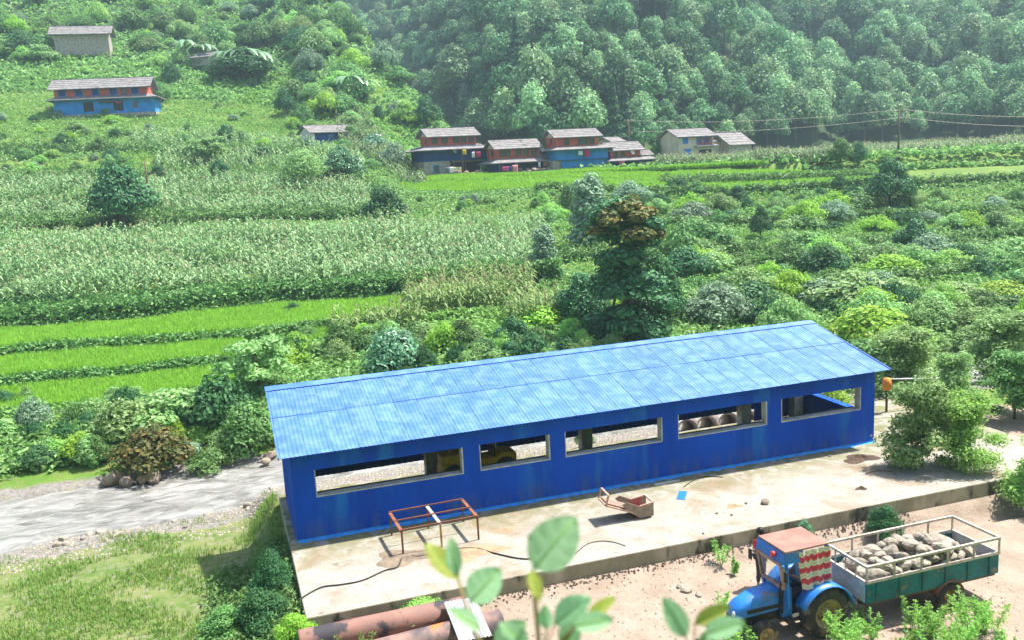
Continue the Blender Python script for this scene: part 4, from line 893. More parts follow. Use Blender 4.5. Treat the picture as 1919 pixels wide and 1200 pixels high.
# D
D = House('village_house', 'small red house joined to the right of the bright blue house', 1146, 127, .28)
D.wall(0, 6.2, 0, 4.5, 0, 1.45, 'hnavy', 'ground_floor'); D.wall(0.1, 4.6, .5, 4.2, 1.45, 2.9, 'ochre', 'top_floor'); D.skirt(0, 6.2, 0, 4.5, 1.75, .8, .45, inset=.4); D.gable(.1, 4.6, .5, 4.2, 2.9, .95, .5)
D.opening(2.2, 3.6, .1, 1.2); D.wall(3.9, 6.0, -.5, -.02, 0, 1.1, 'stone', 'stone_bench'); D.wall(.0, 2.0, -.3, -.02, 0, .6, 'hblue', 'blue_bench'); D.gable(4.7, 6.2, .6, 3.4, 2.0, .6, .4)
for x in (.9, 1.9): D.window(x, 1.95, .5, .6, .5, 'wood')
D.dish('white satellite dish on the small red house', 3.2, 2.5, .2); D.cloth('dark pink cloth hanging on the small red house', 1.2, 1.3, .8, .6, (.45, .05, .16), y=-.8)
D2 = House('back_house', 'grey gabled hut behind the small red house', 1150, 137, .9); D2.wall(0, 4, 0, 3.4, 0, 3.6, 'stone'); D2.gable(0, 4, 0, 3.4, 3.6, .8, .3, 'stone')
# E, F
E_ = House('village_house', 'cream house with blue window frames behind the tall maize', 1272, 133, .42)
E_.wall(0, 6.2, 0, 4.6, 0, 4.5, 'cream'); E_.gable(0, 6.2, 0, 4.6, 4.5, 1.0, .5); E_.wall(3.2, 5.9, -.03, -.005, 3.3, 4.45, 'ochre', 'upper_panel')
for x in (1.2, 3.6, 5.0): E_.window(x, 3.55, .7, .65, -.03 if x > 3 else 0, 'hblue', 'hblue' if x < 3 else 'glass')
E_.window(1.5, 1.7, 1.1, .9, 0, 'hblue', 'hblue'); E_.skirt(3.4, 6.2, 0, 4.6, 3.2, .6, .3, inset=.1); E_.wall(6.22, 8.0, 1.0, 4.0, 0, 3.6, 'cream', 'annex'); E_.gable(6.22, 8.0, 1, 4, 3.6, .7, .35)
E_.opening(3.6, 5.8, .9, 2.5)
F = House('barn', 'grey stone barn with a pale slate roof right of the cream house', 1366, 136, .75, 'barn'); F.wall(0, 6.2, 0, 4.4, 0, 3.1, 'stone'); F.gable(0, 6.2, 0, 4.4, 3.1, 1.6, .4, 'stone')
F.opening(2.4, 3.4, .1, 1.8)
# small white hut on the slope
Hh = House('white_hut', 'small white hut with a navy door wall alone on the slope', 590, 138, .62, 'hut'); Hh.wall(0, 6.6, 0, 4.2, 0, 2.2, 'whitew'); Hh.gable(0, 6.6, 0, 4.2, 2.2, .95, .45, 'whitew')
MB().box(.5, 5.9, -.05, -.004, .2, 2.05).build('door_wall', M['hnavy'], Hh.o); Hh.window(3.2, 1.0, .6, .7, -.05, 'hblue')
# house on the far left
Lh = House('hillside_house', 'red and blue house with grey roof high on the left hillside', 120, 147, .16)
Lh.wall(0, 15.4, 0, 5.5, .0, .5, 'stone', 'plinth'); Lh.wall(.1, 15.3, .1, 5.4, .5, 2.8, 'hblue', 'ground_floor'); Lh.wall(.3, 14.3, .3, 5.2, 2.8, 4.7, 'ochre', 'top_floor'); Lh.skirt(0, 15.3, 0, 5.5, 3.2, .8, .5, inset=.3); Lh.gable(.3, 14.3, .3, 5.2, 4.7, 1.35, .75, 'ochre')
for x in (1.5, 4, 6.5, 9.2, 12.5): Lh.window(x, 3.45, 1.0, .95, .3, 'hblue', 'hnavy')
Lh.window(10.9, 3.45, .6, .95, .3, 'wood')
for x in (9.0, 4.5): Lh.opening(x, x+1.5, .9, 2.4, .1)
Lh.window(12.3, 1.3, .5, .8, .1, 'wood'); MB().box(7, 10.4, -.4, .08, 2.2, 2.4).build('beam', M['wood'], Lh.o)
Lh.cloth('pink cloth under the eave of the hillside house', 9.9, 2.4, .9, .4, (.55, .1, .15), y=-.3)
# roofs glimpsed high on the left
Rf = House('hillside_hut', 'grey roofed hut half hidden among bushes high on the left slope', 362, 180, -.25, 'hut'); Rf.wall(0, 7.0, 0, 4, 0, 1.6, 'stone'); Rf.gable(0, 7.0, 0, 4, 1.6, .9, .5, 'stone')
Rw = House('hillside_hut', 'small pale pinkish plaster hut just above the half hidden roof', 408, 192, .2, 'hut'); Rw.wall(0, 3.2, 0, 3, 0, 2.4, 'whitew'); Rw.gable(0, 3.2, 0, 3, 2.4, .6, .3, 'whitew')
Re = House('hillside_hut', 'brown stone hut with dark roof at the upper left edge', 138, 178, .25, 'hut'); Re.wall(0, 9.6, 0, 4, 0, 5.0, 'stone'); Re.gable(0, 9.6, 0, 4, 5.0, 1.3, .8, 'ochre')
# rubble pile left of the tallest house
p_ = hit(770, 331); heap('grey rubble heap at the left foot of the tallest house', 770, 331, 1.8, .9, .7, M['stone'], 4, float(p_[2])); bpy.context.scene.collection.objects[-1].location = p_
# dry stone terrace wall below houses
def stone_row(label, a0, a1, t, n, s0, s1, seed):
    r_ = random.Random(seed); aa = np.linspace(a0, a1, n); x, y, z = at(aa, np.full(n, t))
    root = thing('stone_wall', label, 'wall', (x[0], y[0], z[0]))
    for i in range(n):
        o_ = link('stone', r_.choice(ROCKB), root); s_ = r_.uniform(s0, s1); o_.location = (x[i]-x[0]+r_.uniform(-.1, .1), y[i]-y[0]+r_.uniform(-.2, .2), z[i]-z[0]+s_*.4+r_.choice((0, .3))); o_.scale = (s_*1.4, s_, s_*.8); o_.rotation_euler = (0, 0, r_.uniform(0, 6))
stone_row('low dry stone wall along the yard below the village houses', aofpx(785), aofpx(1045), 13.75, 70, .22, .42, 3)
# poles and wires
def pole(label, px, v, h_, m_='wood', arm=True):
    a = aofpx(px); x, y = av(a, v); z = G(x, y); t_ = thing('utility_pole', label, 'pole', (x, y, z), -YA)
    MB().tube([(0, 0, -.4), (0, 0, h_)], [.14, .09], 10).build('post', M[m_], t_)
    if arm:
        MB().bar((-.7, 0, h_-.3), (.7, 0, h_-.3), .1).build('crossarm', M['wood'], t_)
        for q in (-.6, .6): MB().lathe([(.04, 0), (.06, .05), (.04, .1), (.06, .14), (.001, .16)], 10, 'Z', (q, 0, h_-.25)).build('insulator', M['white'], t_)
    return Vector((x, y, z+h_-.1))
pole('short weathered post among the crops on the left slope', 276, 112, 4.2, 'wood', False)
t1 = pole('utility pole standing in the field at the right behind the maize', 1684, 122, 6.2)
def wire(label, a, b, sag, r=.03):
    pts = [a.lerp(b, i/16)-Vector((0, 0, sag*4*(i/16)*(1-i/16))) for i in range(17)]; return tag(MB().tube(pts, r, 5).build('power_line', M['steelpale']), label, 'wire')
t2 = Vector((*av(aofpx(1180), 150), 0)); t2.z = G(t2.x, t2.y)+7; t3 = Vector((*av(aofpx(2050), 108), 0)); t3.z = G(t3.x, t3.y)+6.5
o1 = Vector((RT[0], RT[1], 0))*.6
wire('upper power line running from the right pole towards the village', t1-o1, t2-o1, .8); wire('lower power line running from the right pole towards the village', t1+o1-Vector((0, 0, 1.0)), t2+o1-Vector((0, 0, 1.8)), .8)
wire('upper power line leaving the right pole out of the picture', t1+o1, t3, .5); wire('lower power line leaving the right pole out of the picture', t1+o1-Vector((0, 0, 1.0)), t3-Vector((0, 0, 1.2)), .5)
pole('utility pole rising behind the small red house', 1180, 150, 7.2)

# ------------------------------------------------------------------ vegetation
def leaf_quads(pos, nrm, ln, wd, r_, bend=0.):
    """diamond leaves; pos, nrm: (n,3)"""
    n = len(pos); t = r_.normal(size=(n, 3)); t -= nrm*(t*nrm).sum(1)[:, None]; t /= np.linalg.norm(t, axis=1)[:, None]+1e-9; b = np.cross(nrm, t)
    l_, w_ = np.asarray(ln)[:, None], np.asarray(wd)[:, None]
    V = np.stack([pos-t*l_, pos-b*w_+nrm*w_*.25, pos+t*l_-nrm*l_*.25, pos+b*w_+nrm*w_*.25], 1).reshape(-1, 3)
    return V, np.arange(n*4).reshape(-1, 4)
def crown_cloud(lobes, n, size, seed, jitter=.45, shell=.3, low=-.7):
    r_ = np.random.default_rng(seed); C_ = np.array([l[:3] for l in lobes]); R_ = np.array([l[3:6] for l in lobes]); wgt = (R_[:, 0]*R_[:, 1]+R_[:, 0]*R_[:, 2])*1.; wgt /= wgt.sum()
    k = r_.choice(len(lobes), n, p=wgt); d = r_.normal(size=(n, 3)); d /= np.linalg.norm(d, axis=1)[:, None]
    d[:, 2] = np.where(d[:, 2] < low, -d[:, 2]*.5, d[:, 2]); rad = 1-shell*r_.random(n)**1.5+.13*r_.normal(size=n)
    pos = C_[k]+d*R_[k]*rad[:, None]; nr = d/R_[k]; nr /= np.linalg.norm(nr, axis=1)[:, None]; nr += jitter*r_.normal(size=(n, 3))*.6; nr[:, 2] += .25; nr /= np.linalg.norm(nr, axis=1)[:, None]
    s_ = size*r_.uniform(.6, 1.3, n); return leaf_quads(pos, nr, s_, s_*r_.uniform(.45, .75, n), r_)
def rand_lobes(seed, w_, h_, n, rs, z0=.35, flat=.8):
    """n lobes inside an ellipsoid of width w_, height h_ (base at 0)"""
    r_ = random.Random(seed); out = []
    for i in range(n):
        a = i*2.4+r_.uniform(-.5, .5); f = math.sqrt((i+.5)/n); zz = z0+(1-z0)*(1-.75*f*f)*r_.uniform(.55, 1); q = r_.uniform(*rs)
        rr = max(w_/2*f-q*.55, 0); out.append((rr*math.cos(a), rr*math.sin(a), h_*zz-q*flat*.55, q, q, q*flat))
    return out
def join(parts):
    V = []; F = []; o_ = 0
    for v, f in parts: V.append(v); F.append(f+o_); o_ += len(v)
    return np.concatenate(V), np.concatenate(F)
def trunk_mb(h_, r_, lobes, seed, n=6):
    mb = MB(); q = random.Random(seed); top = (q.uniform(-.1, .1)*h_*.3, q.uniform(-.1, .1)*h_*.3, h_)
    mb.tube([(0, 0, -.3), (top[0]*.3, top[1]*.3, h_*.4), top], [r_*1.25, r_, r_*.55], n)
    for l in lobes[:7]: 
        s_ = Vector(top)*q.uniform(.5, .95); e = Vector(l[:3]); mb.tube([s_, s_.lerp(e, .5)+Vector((0, 0, .05*h_)), e], [r_*.5, r_*.33, r_*.15], 5)
    return mb
class Plant:
    """a prototype: crown mesh + trunk mesh of unit-ish real size"""
    def __init__(s, nm, w_, h_, nl, rs, nleaf, size, leaf, seed, trunk=.25, tr=.1, z0=.35, flat=.8, jitter=.45, shell=.3, lobes=None):
        lb = lobes or rand_lobes(seed, w_, h_, nl, rs, z0, flat); s.w, s.h = w_, h_
        V, F = crown_cloud(lb, nleaf, size, seed, jitter, shell); s.V, s.F = V, F
        s.crown = fast_mesh(nm+'_crown', V, F, LF[leaf]); s.trunk = trunk_mb(h_*trunk+h_*.25, tr, lb, seed).mesh(nm+'_trunk', M['bark']); s.leaf = leaf
        s.cache = {}
    def mesh_for(s, leaf):
        if leaf is None or leaf == s.leaf: return s.crown
        if leaf not in s.cache:
            me_ = s.crown.copy(); me_.materials[0] = LF[leaf]; s.cache[leaf] = me_
        return s.cache[leaf]
    def put(s, name, label, cat, loc, w_, h_, rz=0, leaf=None, group=None):
        t_ = thing(name, label, cat, loc, rz, group); t_.scale = (w_/s.w, w_/s.w, h_/s.h)
        link('crown', s.mesh_for(leaf), t_); link('trunk' if cat == 'tree' else 'stem', s.trunk, t_); return t_
PT_ = {}
PT_['round'] = Plant('round_tree', 4, 4, 16, (.75, 1.25), 5200, .14, 'mid', 1, .25, .12)
PT_['round2'] = Plant('round_tree', 4, 4, 22, (.55, 1.0), 5200, .13, 'mid', 2, .25, .12, z0=.25)
PT_['bush'] = Plant('bush', 3, 2.2, 12, (.55, .9), 2600, .11, 'mid', 3, .1, .06, z0=.3)
PT_['bush2'] = Plant('bush', 3, 2.0, 18, (.4, .75), 2600, .10, 'mid', 4, .1, .06, z0=.25)
PT_['low'] = Plant('low_bush', 4, 1.4, 16, (.5, .85), 2400, .11, 'light', 5, .08, .05, z0=.4, flat=.6)
PT_['low2'] = Plant('low_bush', 4.4, 1.7, 30, (.3, .8), 3600, .11, 'light', 15, .08, .05, z0=.2, flat=.7, shell=.5, jitter=.7)
PT_['col'] = Plant('column_tree', 2.2, 5, 0, (0, 0), 4200, .13, 'silver', 6, .2, .09, lobes=[(.25*math.sin(i*2.4), .25*math.cos(i*2.4), .8+i*.42, .95-.05*i, .95-.05*i, .7) for i in range(10)])
PT_['fine'] = Plant('feathery_tree', 4, 4, 14, (.7, 1.3), 5200, .10, 'light', 7, .2, .08, jitter=1.2, shell=.6)
lay_l = []
q_ = random.Random(4)
for i in range(18):
    a = i*2.4; r = .4+1.5*q_.random(); zz = 1.3+2.7*(i/18)*(1-.2*r); lay_l.append((r*math.cos(a), r*math.sin(a), zz, q_.uniform(.4, .9), q_.uniform(.4, .9), q_.uniform(.22, .45)))
PT_['layer'] = Plant('layered_tree', 4.4, 4.3, 0, (0, 0), 3600, .14, 'light', 8, .5, .08, lobes=lay_l, jitter=.9, shell=.5)
q_ = random.Random(8); big = []
def env_(z): return float(np.interp(z, [0, 1, 2.5, 4.5, 6, 7.6, 8.6, 9.3], [1.2, 1.9, 2.1, 1.6, 1.75, 1.6, 1.0, .4]))
for i in range(46):
    z = .6+8.2*q_.random(); a = q_.uniform(0, 6.28); c = q_.uniform(.42, .95); r = max(env_(z)-c*.6, 0)*math.sqrt(q_.random()); big.append((r*math.cos(a), r*math.sin(a), z, c, c, c*.75))
PT_['tall'] = Plant('tall_tree', 4.4, 9.5, 0, (0, 0), 12000, .15, 'dark', 9, .5, .2, lobes=big)
# forest trees and conifers
def conifer(seed, h_, w_, n):
    r_ = np.random.default_rng(seed); f = r_.random(n)**.8; ang = r_.uniform(0, 6.28, n); tier = .75+.25*np.sin(f*46)
    rad = (1-f)*w_/2*tier*np.sqrt(r_.uniform(.25, 1, n)); pos = np.stack([rad*np.cos(ang), rad*np.sin(ang), h_*(.14+.86*f)], 1)
    nr = np.stack([np.cos(ang)*.6, np.sin(ang)*.6, np.full(n, .9)], 1)+.35*r_.normal(size=(n, 3)); nr /= np.linalg.norm(nr, axis=1)[:, None]; s_ = r_.uniform(.22, .5, n); return leaf_quads(pos, nr, s_, s_*.45, r_)
def forest_mesh(kind_, seed):
    if kind_ == 'conifer': V, F = conifer(seed, 12, 5.4, 1500); leaf = 'pine'
    else:
        lb = rand_lobes(seed, 7.5, 8.5, 15, (1.3, 2.3), .3, .85); lb = [(a, b, c+2.2, d, e, f) for a, b, c, d, e, f in lb]; V, F = crown_cloud(lb, 1900, .36, seed, .45, .3); leaf = kind_
    tk = trunk_mb(6, .2, [], seed, 5); tv = np.array(tk.v); tf = [f for f in tk.f if len(f) == 4]
    me_ = fast_mesh('forest_tree', np.concatenate([V, tv]), np.concatenate([F, np.array(tf)+len(V)]), [LF[leaf], M['bark']])
    mi = np.zeros(len(F)+len(tf), np.int32); mi[len(F):] = 1; me_.polygons.foreach_set('material_index', mi); return me_
FM = [forest_mesh('forest', 31), forest_mesh('forest', 32), forest_mesh('forest2', 33), forest_mesh('forest', 34), forest_mesh('forest2', 36), forest_mesh('conifer', 35), forest_mesh('dark', 37)]

# --- forest on the far mountain
r_ = np.random.default_rng(5); pts = []
aa = r_.uniform(-.36, .80, 24000); vv = r_.uniform(170, 415, 24000)
zz = far_z(aa, vv); mz = mountain(aa, vv); ok = (mz > zz-.3) & (mz > 10.4)
aa, vv, zz = aa[ok], vv[ok], zz[ok]; xx, yy = av(aa, vv)
hz = (zz-CZ)/vv; ok = hz < .27; aa, vv, zz, xx, yy = aa[ok], vv[ok], zz[ok], xx[ok], yy[ok]
grid = {}; keep = []
for i in range(len(aa)):
    k = (int(xx[i]//3.4), int(yy[i]//3.4)); bad = False
    for dx in (-1, 0, 1):
        for dy in (-1, 0, 1):
            for j in grid.get((k[0]+dx, k[1]+dy), ()):
                if (xx[i]-xx[j])**2+(yy[i]-yy[j])**2 < 3.3**2: bad = True
    if not bad: grid.setdefault(k, []).append(i); keep.append(i)
keep = np.array(keep); keep = keep[np.argsort(vv[keep])]
def pick_tree(i):
    q = .5+.5*math.sin(xx[i]*.05+yy[i]*.03); u = r_.random()
    return int(r_.choice(7, p=[.22, .2, .17, .18, .12, .05, .06])) if q < .8 else int(r_.choice(7, p=[.18, .18, .12, .15, .1, .2, .07]))
inframe = [i for i in keep if -.29 < aa[i] < .57]; near = set(inframe[:300]); firstof = {}
FL = ['rounded green forest tree on the far mountain slope', 'rounded green forest tree on the far mountain slope', 'pale green forest tree on the far mountain slope', 'rounded green forest tree on the far mountain slope', 'pale green forest tree on the far mountain slope', 'pointed conifer on the far mountain slope', 'dark green forest tree on the far mountain slope']
rest = []
for i in keep:
    k = pick_tree(i); s_ = float(np.clip(r_.lognormal(-.28, .28), .42, 1.4)); rz = r_.uniform(0, 6.28)
    if i in near:
        o_ = link('forest_tree', FM[k]); o_.location = (xx[i], yy[i], zz[i]-.3); o_.rotation_euler = (0, 0, rz); o_.scale = (s_, s_, s_*r_.uniform(.9, 1.25)); tag(o_, FL[k], 'tree', {5: 'conifers of the far forest', 2: 'pale trees of the far forest', 4: 'pale trees of the far forest', 6: 'dark trees of the far forest'}.get(k, 'rounded trees of the far forest')); firstof.setdefault(k, o_)
    else: rest.append((xx[i], yy[i], zz[i]-.3, s_, rz, k))
FOREST_REST = [(x_, y_, z_, c_, c_, t_, k_) for x_, y_, z_, c_, t_, k_ in rest]

# --- trees and bushes one can point to: (prototype, base px, base py, width px, height px, leaf, name, category, label)
PLANTS = [
 ('round', 232, 432, 125, 128, 'dark', 'tree', 'tree', 'large dark spreading tree at the left edge of the maize field'),
 ('round', 722, 425, 84, 78, 'dark', 'tree', 'tree', 'round dark tree with bright top in the middle of the maize slope'),
 ('layer', 390, 304, 74, 62, 'light', 'tree', 'tree', 'pale drooping tree on the left slope below the hillside house'),
 ('round2', 642, 338, 82, 66, 'glossy', 'bush', 'bush', 'glossy dark green rounded bush below the white hut'),
 ('fine', 572, 352, 92, 84, 'light', 'tree', 'tree', 'feathery pale green tree left of the glossy bush'),
 ('bush2', 738, 316, 66, 54, 'silver', 'bush', 'bush', 'pale silvery bush left of the tallest house'),
 ('bush', 702, 282, 50, 34, 'glossy', 'bush', 'bush', 'small glossy bush right of the white hut'),
 ('bush2', 538, 214, 42, 50, 'dark', 'bush', 'bush', 'small dark bush alone in the upper left field'),
 ('round2', 800, 240, 58, 62, 'dark', 'tree', 'tree', 'dark tree above the roof of the tallest house'),
 ('bush', 710, 226, 24, 32, 'dark', 'bush', 'bush', 'tiny dark bush on the slope left of the village'),
 ('round', 828, 222, 48, 66, 'mid', 'tree', 'tree', 'mid green tree at the end of the left ridge'),
 ('col', 1106, 462, 84, 132, 'silver', 'tree', 'tree', 'tall grey green columnar tree left of the bronze topped tree'),
 ('bush2', 1183, 378, 78, 44, 'silver', 'bush', 'bush', 'pale round bush below the rice terraces above the bronze topped tree'),
 ('tall', 1180, 642, 182, 284, 'dark', 'tree', 'tree', 'very tall dark tree with bronze foliage on top behind the shed'),
 ('round2', 1230, 618, 105, 150, 'dark', 'tree', 'tree', 'dark spreading tree right beside the very tall tree'),
 ('round2', 1092, 612, 105, 105, 'dark', 'bush', 'bush', 'dark dense bush at the left foot of the very tall tree'),
 ('col', 1022, 522, 58, 100, 'silver', 'tree', 'tree', 'slim silvery tree at the right end of the maize field'),
 ('fine', 918, 456, 62, 56, 'light', 'tree', 'tree', 'small light green tree in the right part of the maize field'),
 ('bush', 1066, 386, 34, 44, 'mid', 'bush', 'bush', 'upright green bush at the edge of the lower rice terrace'),
 ('round2', 1666, 388, 92, 92, 'dark', 'tree', 'tree', 'dark rounded tree at the right end of the rice terraces'),
 ('round', 1575, 306, 46, 48, 'mid', 'bush', 'bush', 'left one of two shrubs at the right of the maize row'),
 ('bush', 1608, 306, 36, 44, 'dark', 'bush', 'bush', 'right one of two shrubs at the right of the maize row'),
 ('col', 1231, 312, 22, 44, 'mid', 'tree', 'tree', 'slender green tree left of the cream house'),
 ('bush', 1274, 300, 26, 34, 'light', 'bush', 'bush', 'light bush in front of the cream house'),
 ('round2', 1425, 448, 44, 66, 'dark', 'tree', 'tree', 'small dark tree on the bushy slope below the right rice terrace'),
 ('bush2', 1340, 606, 140, 84, 'silver', 'bush', 'bush', 'greyish flowering bush right behind the shed roof'),
 ('col', 1474, 612, 46, 60, 'bronze', 'bush', 'bush', 'small brownish bush peeking above the right part of the roof'),
 ('low', 1470, 640, 120, 84, 'light', 'bush', 'bush', 'pale green bush around the small brownish bush'),
 ('bush', 1630, 668, 165, 104, 'lime', 'bush', 'bush', 'yellow green bush beyond the right end of the roof'),
 ('low', 1600, 565, 240, 58, 'light', 'bush', 'bush', 'wide creeper covered mound above the yellow green bush'),
 ('layer', 488, 742, 150, 142, 'light', 'tree', 'tree', 'pale layered tree on the far river bank left of the shed'),
 ('bush', 738, 700, 112, 90, 'glossy', 'bush', 'bush', 'blue green bush above the left half of the roof'),
 ('bush2', 800, 704, 50, 66, 'dark', 'bush', 'bush', 'narrow dark bush right of the blue green bush'),
 ('bush', 912, 680, 52, 50, 'dark', 'bush', 'bush', 'dark purple green bush just above the middle of the roof'),
 ('bush2', 408, 800, 150, 110, 'dark', 'bush', 'bush', 'dark dense bush below the lowest rice terrace'),
 ('bush2', 285, 880, 160, 92, 'bronze', 'bush', 'bush', 'brownish flowering bush hanging over the river'),
 ('bush', 470, 845, 110, 100, 'mid', 'bush', 'bush', 'green bush on the river bank beside the left roof corner'),
 ('low', 320, 800, 220, 70, 'light', 'bush', 'bush', 'light green creeper mound under the rice terraces at left'),
 ('bush', 235, 830, 120, 90, 'light', 'bush', 'bush', 'light bush at the far left of the river bank'),
 ('low', 400, 880, 110, 40, 'mid', 'bush', 'bush', 'low leafy bush at the water edge'),
 ('round2', 455, 152, 120, 62, 'dark', 'bush', 'bush', 'dark shrub under the banana clump on the left hill'),
 ('bush', 322, 158, 40, 46, 'dark', 'bush', 'bush', 'round dark bush right of the hillside house roof'),
 ('bush2', 305, 190, 40, 40, 'mid', 'bush', 'bush', 'leafy bush against the right wall of the hillside house'),
 ('bush', 1150, 660, 50, 40, 'light', 'bush', 'bush', 'pale green bush tip showing above the roof ridge'),
 ('round2', 1715, 470, 80, 62, 'dark', 'bush', 'bush', 'dark bush mass at the right edge below the rounded tree'),
 ('low', 1300, 470, 150, 62, 'mid', 'bush', 'bush', 'broad green bush right of the very tall tree'),
 ('bush2', 1290, 520, 110, 66, 'dark', 'bush', 'bush', 'dark bush in the hollow right of the very tall tree'),
 ('bush2', 1545, 515, 110, 66, 'dark', 'bush', 'bush', 'dark bush on the right slope above the creeper mound'),
 ('low', 1400, 560, 130, 60, 'light', 'bush', 'bush', 'pale leafy bush above the greyish flowering bush'),
]
for k, (pt, px, py, wp, hp, leaf, nm, cat, lab) in enumerate(PLANTS):
    P3 = hit(px, py); dd = (P3-CP)@FW; o_ = PT_[pt].put(nm, lab, cat, (P3[0], P3[1], P3[2]-.1), wp*dd/FPX, hp*dd/FPX, k*1.3, leaf)
    if pt == 'tall':
        q_ = random.Random(3); tops = []
        for i in range(17): z = q_.uniform(6.2, 9.0); a = q_.uniform(0, 6.28); c = q_.uniform(.35, .6); r = max(env_(z)-c*.4, 0)*q_.uniform(.6, 1); tops.append((r*math.cos(a), r*math.sin(a), z, c, c, c*.7))
        V, F = crown_cloud(tops, 4200, .15, 77); link('bronze_top', fast_mesh('bronze_top', V, F, LF['bronze']), o_)
# --- bushes that clothe the slopes, alike by the dozen
REG = [((206-260, 2), (620, 140), 84, 'bushes and small trees high on the left hill', 'leafy bush or small tree among many on the upper left hill', (2.6, 7.0)), ((540, 5), (850, 240), 74, 'bushes and small trees along the left ridge', 'leafy bush or small tree on the ridge left of the far forest', (2.8, 7.0)),
       ((206-260, 200), (700, 340), 90, 'bushes between the upper fields', 'leafy bush between the small fields of the left slope', (1.2, 2.8)), ((1010, 385), (2000, 432), 62, 'bushes of the upper right slope', 'leafy bush on the slope just below the right rice terrace', (1.6, 3.8)), ((1250, 468), (2000, 515), 62, 'bushes of the middle right slope', 'leafy bush in the middle band of the overgrown right slope', (1.6, 3.8)), ((1010, 548), (2000, 615), 80, 'bushes of the lower right slope', 'leafy bush on the low slope right behind the shed roof', (1.6, 3.8)), ((540, 640), (1130, 690), 75, 'bushes behind the shed roof', 'leafy bush on the far bank just above the shed roof', (1.2, 2.6)),
       ((206-260, 755), (560, 880), 70, 'bushes of the far river bank', 'leafy bush on the far river bank left of the shed', (1.0, 2.2)), ((1250, 350), (2000, 400), 26, 'bushes under the right rice terrace', 'dark low bush along the foot of the right rice terrace', (1.2, 2.6)), ((680, 375), (1060, 395), 20, 'bushes under the village rice terrace', 'low bush along the edge below the village rice terrace', (.9, 1.8)), ((1650, 600), (2050, 740), 45, 'bushes right of the shed', 'pale bush beyond the right end of the shed', (1.4, 2.8)), ((-60, 560), (640, 600), 24, 'bushes below the maize field', 'low dark bush on the bank below the maize field', (.8, 1.6))]
rr_ = random.Random(21); CN = {'weed': 'fresh green', 'mid': 'green', 'light': 'pale green', 'dark': 'dark green', 'glossy': 'blue green', 'lime': 'yellow green', 'silver': 'silvery'}; cand = []
for (x0, y0), (x1, y1), n, grp, lab, sz in REG:
    for i in range(n):
        px, py = rr_.uniform(x0, x1), rr_.uniform(y0, y1)
        if 'ridge' in lab and py < (px-640)*1.05+14: continue
        if 'left ridge' in grp and px > 790: continue
        P3 = hit(px, py)
        if P3[1] < YR+.4: continue
        s_ = rr_.uniform(*sz); slope = 'right slope' in grp; s_ = s_*1.25 if slope else s_; hh = s_*(rr_.uniform(.34, .6) if slope else rr_.uniform(.5, .95)); pr = rr_.choice(['low', 'low', 'bush2', 'low2', 'low2', 'bush'] if slope else ['bush', 'bush2', 'low', 'low2', 'round', 'round2', 'bush2', 'fine'])
        leaf = rr_.choice(['mid', 'mid', 'mid', 'light', 'light', 'light', 'dark', 'dark', 'lime', 'silver', 'weed'] if 'dark' not in lab else ['dark', 'mid', 'dark'])
        if 'pale' in lab: leaf = rr_.choice(['light', 'lime', 'light'])
        inf = 180 < px < 1740; cand.append((s_/((P3-CP)@FW)*(1 if inf else .01), P3, s_, hh, pr, leaf, lab, grp, rr_.uniform(0, 6)))
cand.sort(key=lambda c: -c[0]); src = {}; rest = []
for k, (_, P3, s_, hh, pr, leaf, lab, grp, rz) in enumerate(cand):
    if k < 215 or (pr, leaf) not in src:
        lb = lab.replace('leafy', CN[leaf]+' leafy').replace('dark low', CN[leaf]+' low').replace('low dark', CN[leaf]+' low').replace('pale bush', CN[leaf]+' bush'); o_ = PT_[pr].put('bush', lb, 'bush', (P3[0], P3[1], P3[2]-.1), s_, hh, rz, leaf, CN[leaf]+' '+grp); src.setdefault((pr, leaf), o_.children[0])
    else: rest.append((P3[0], P3[1], P3[2]-.1, s_/PT_[pr].w, hh/PT_[pr].h, rz, (pr, leaf)))
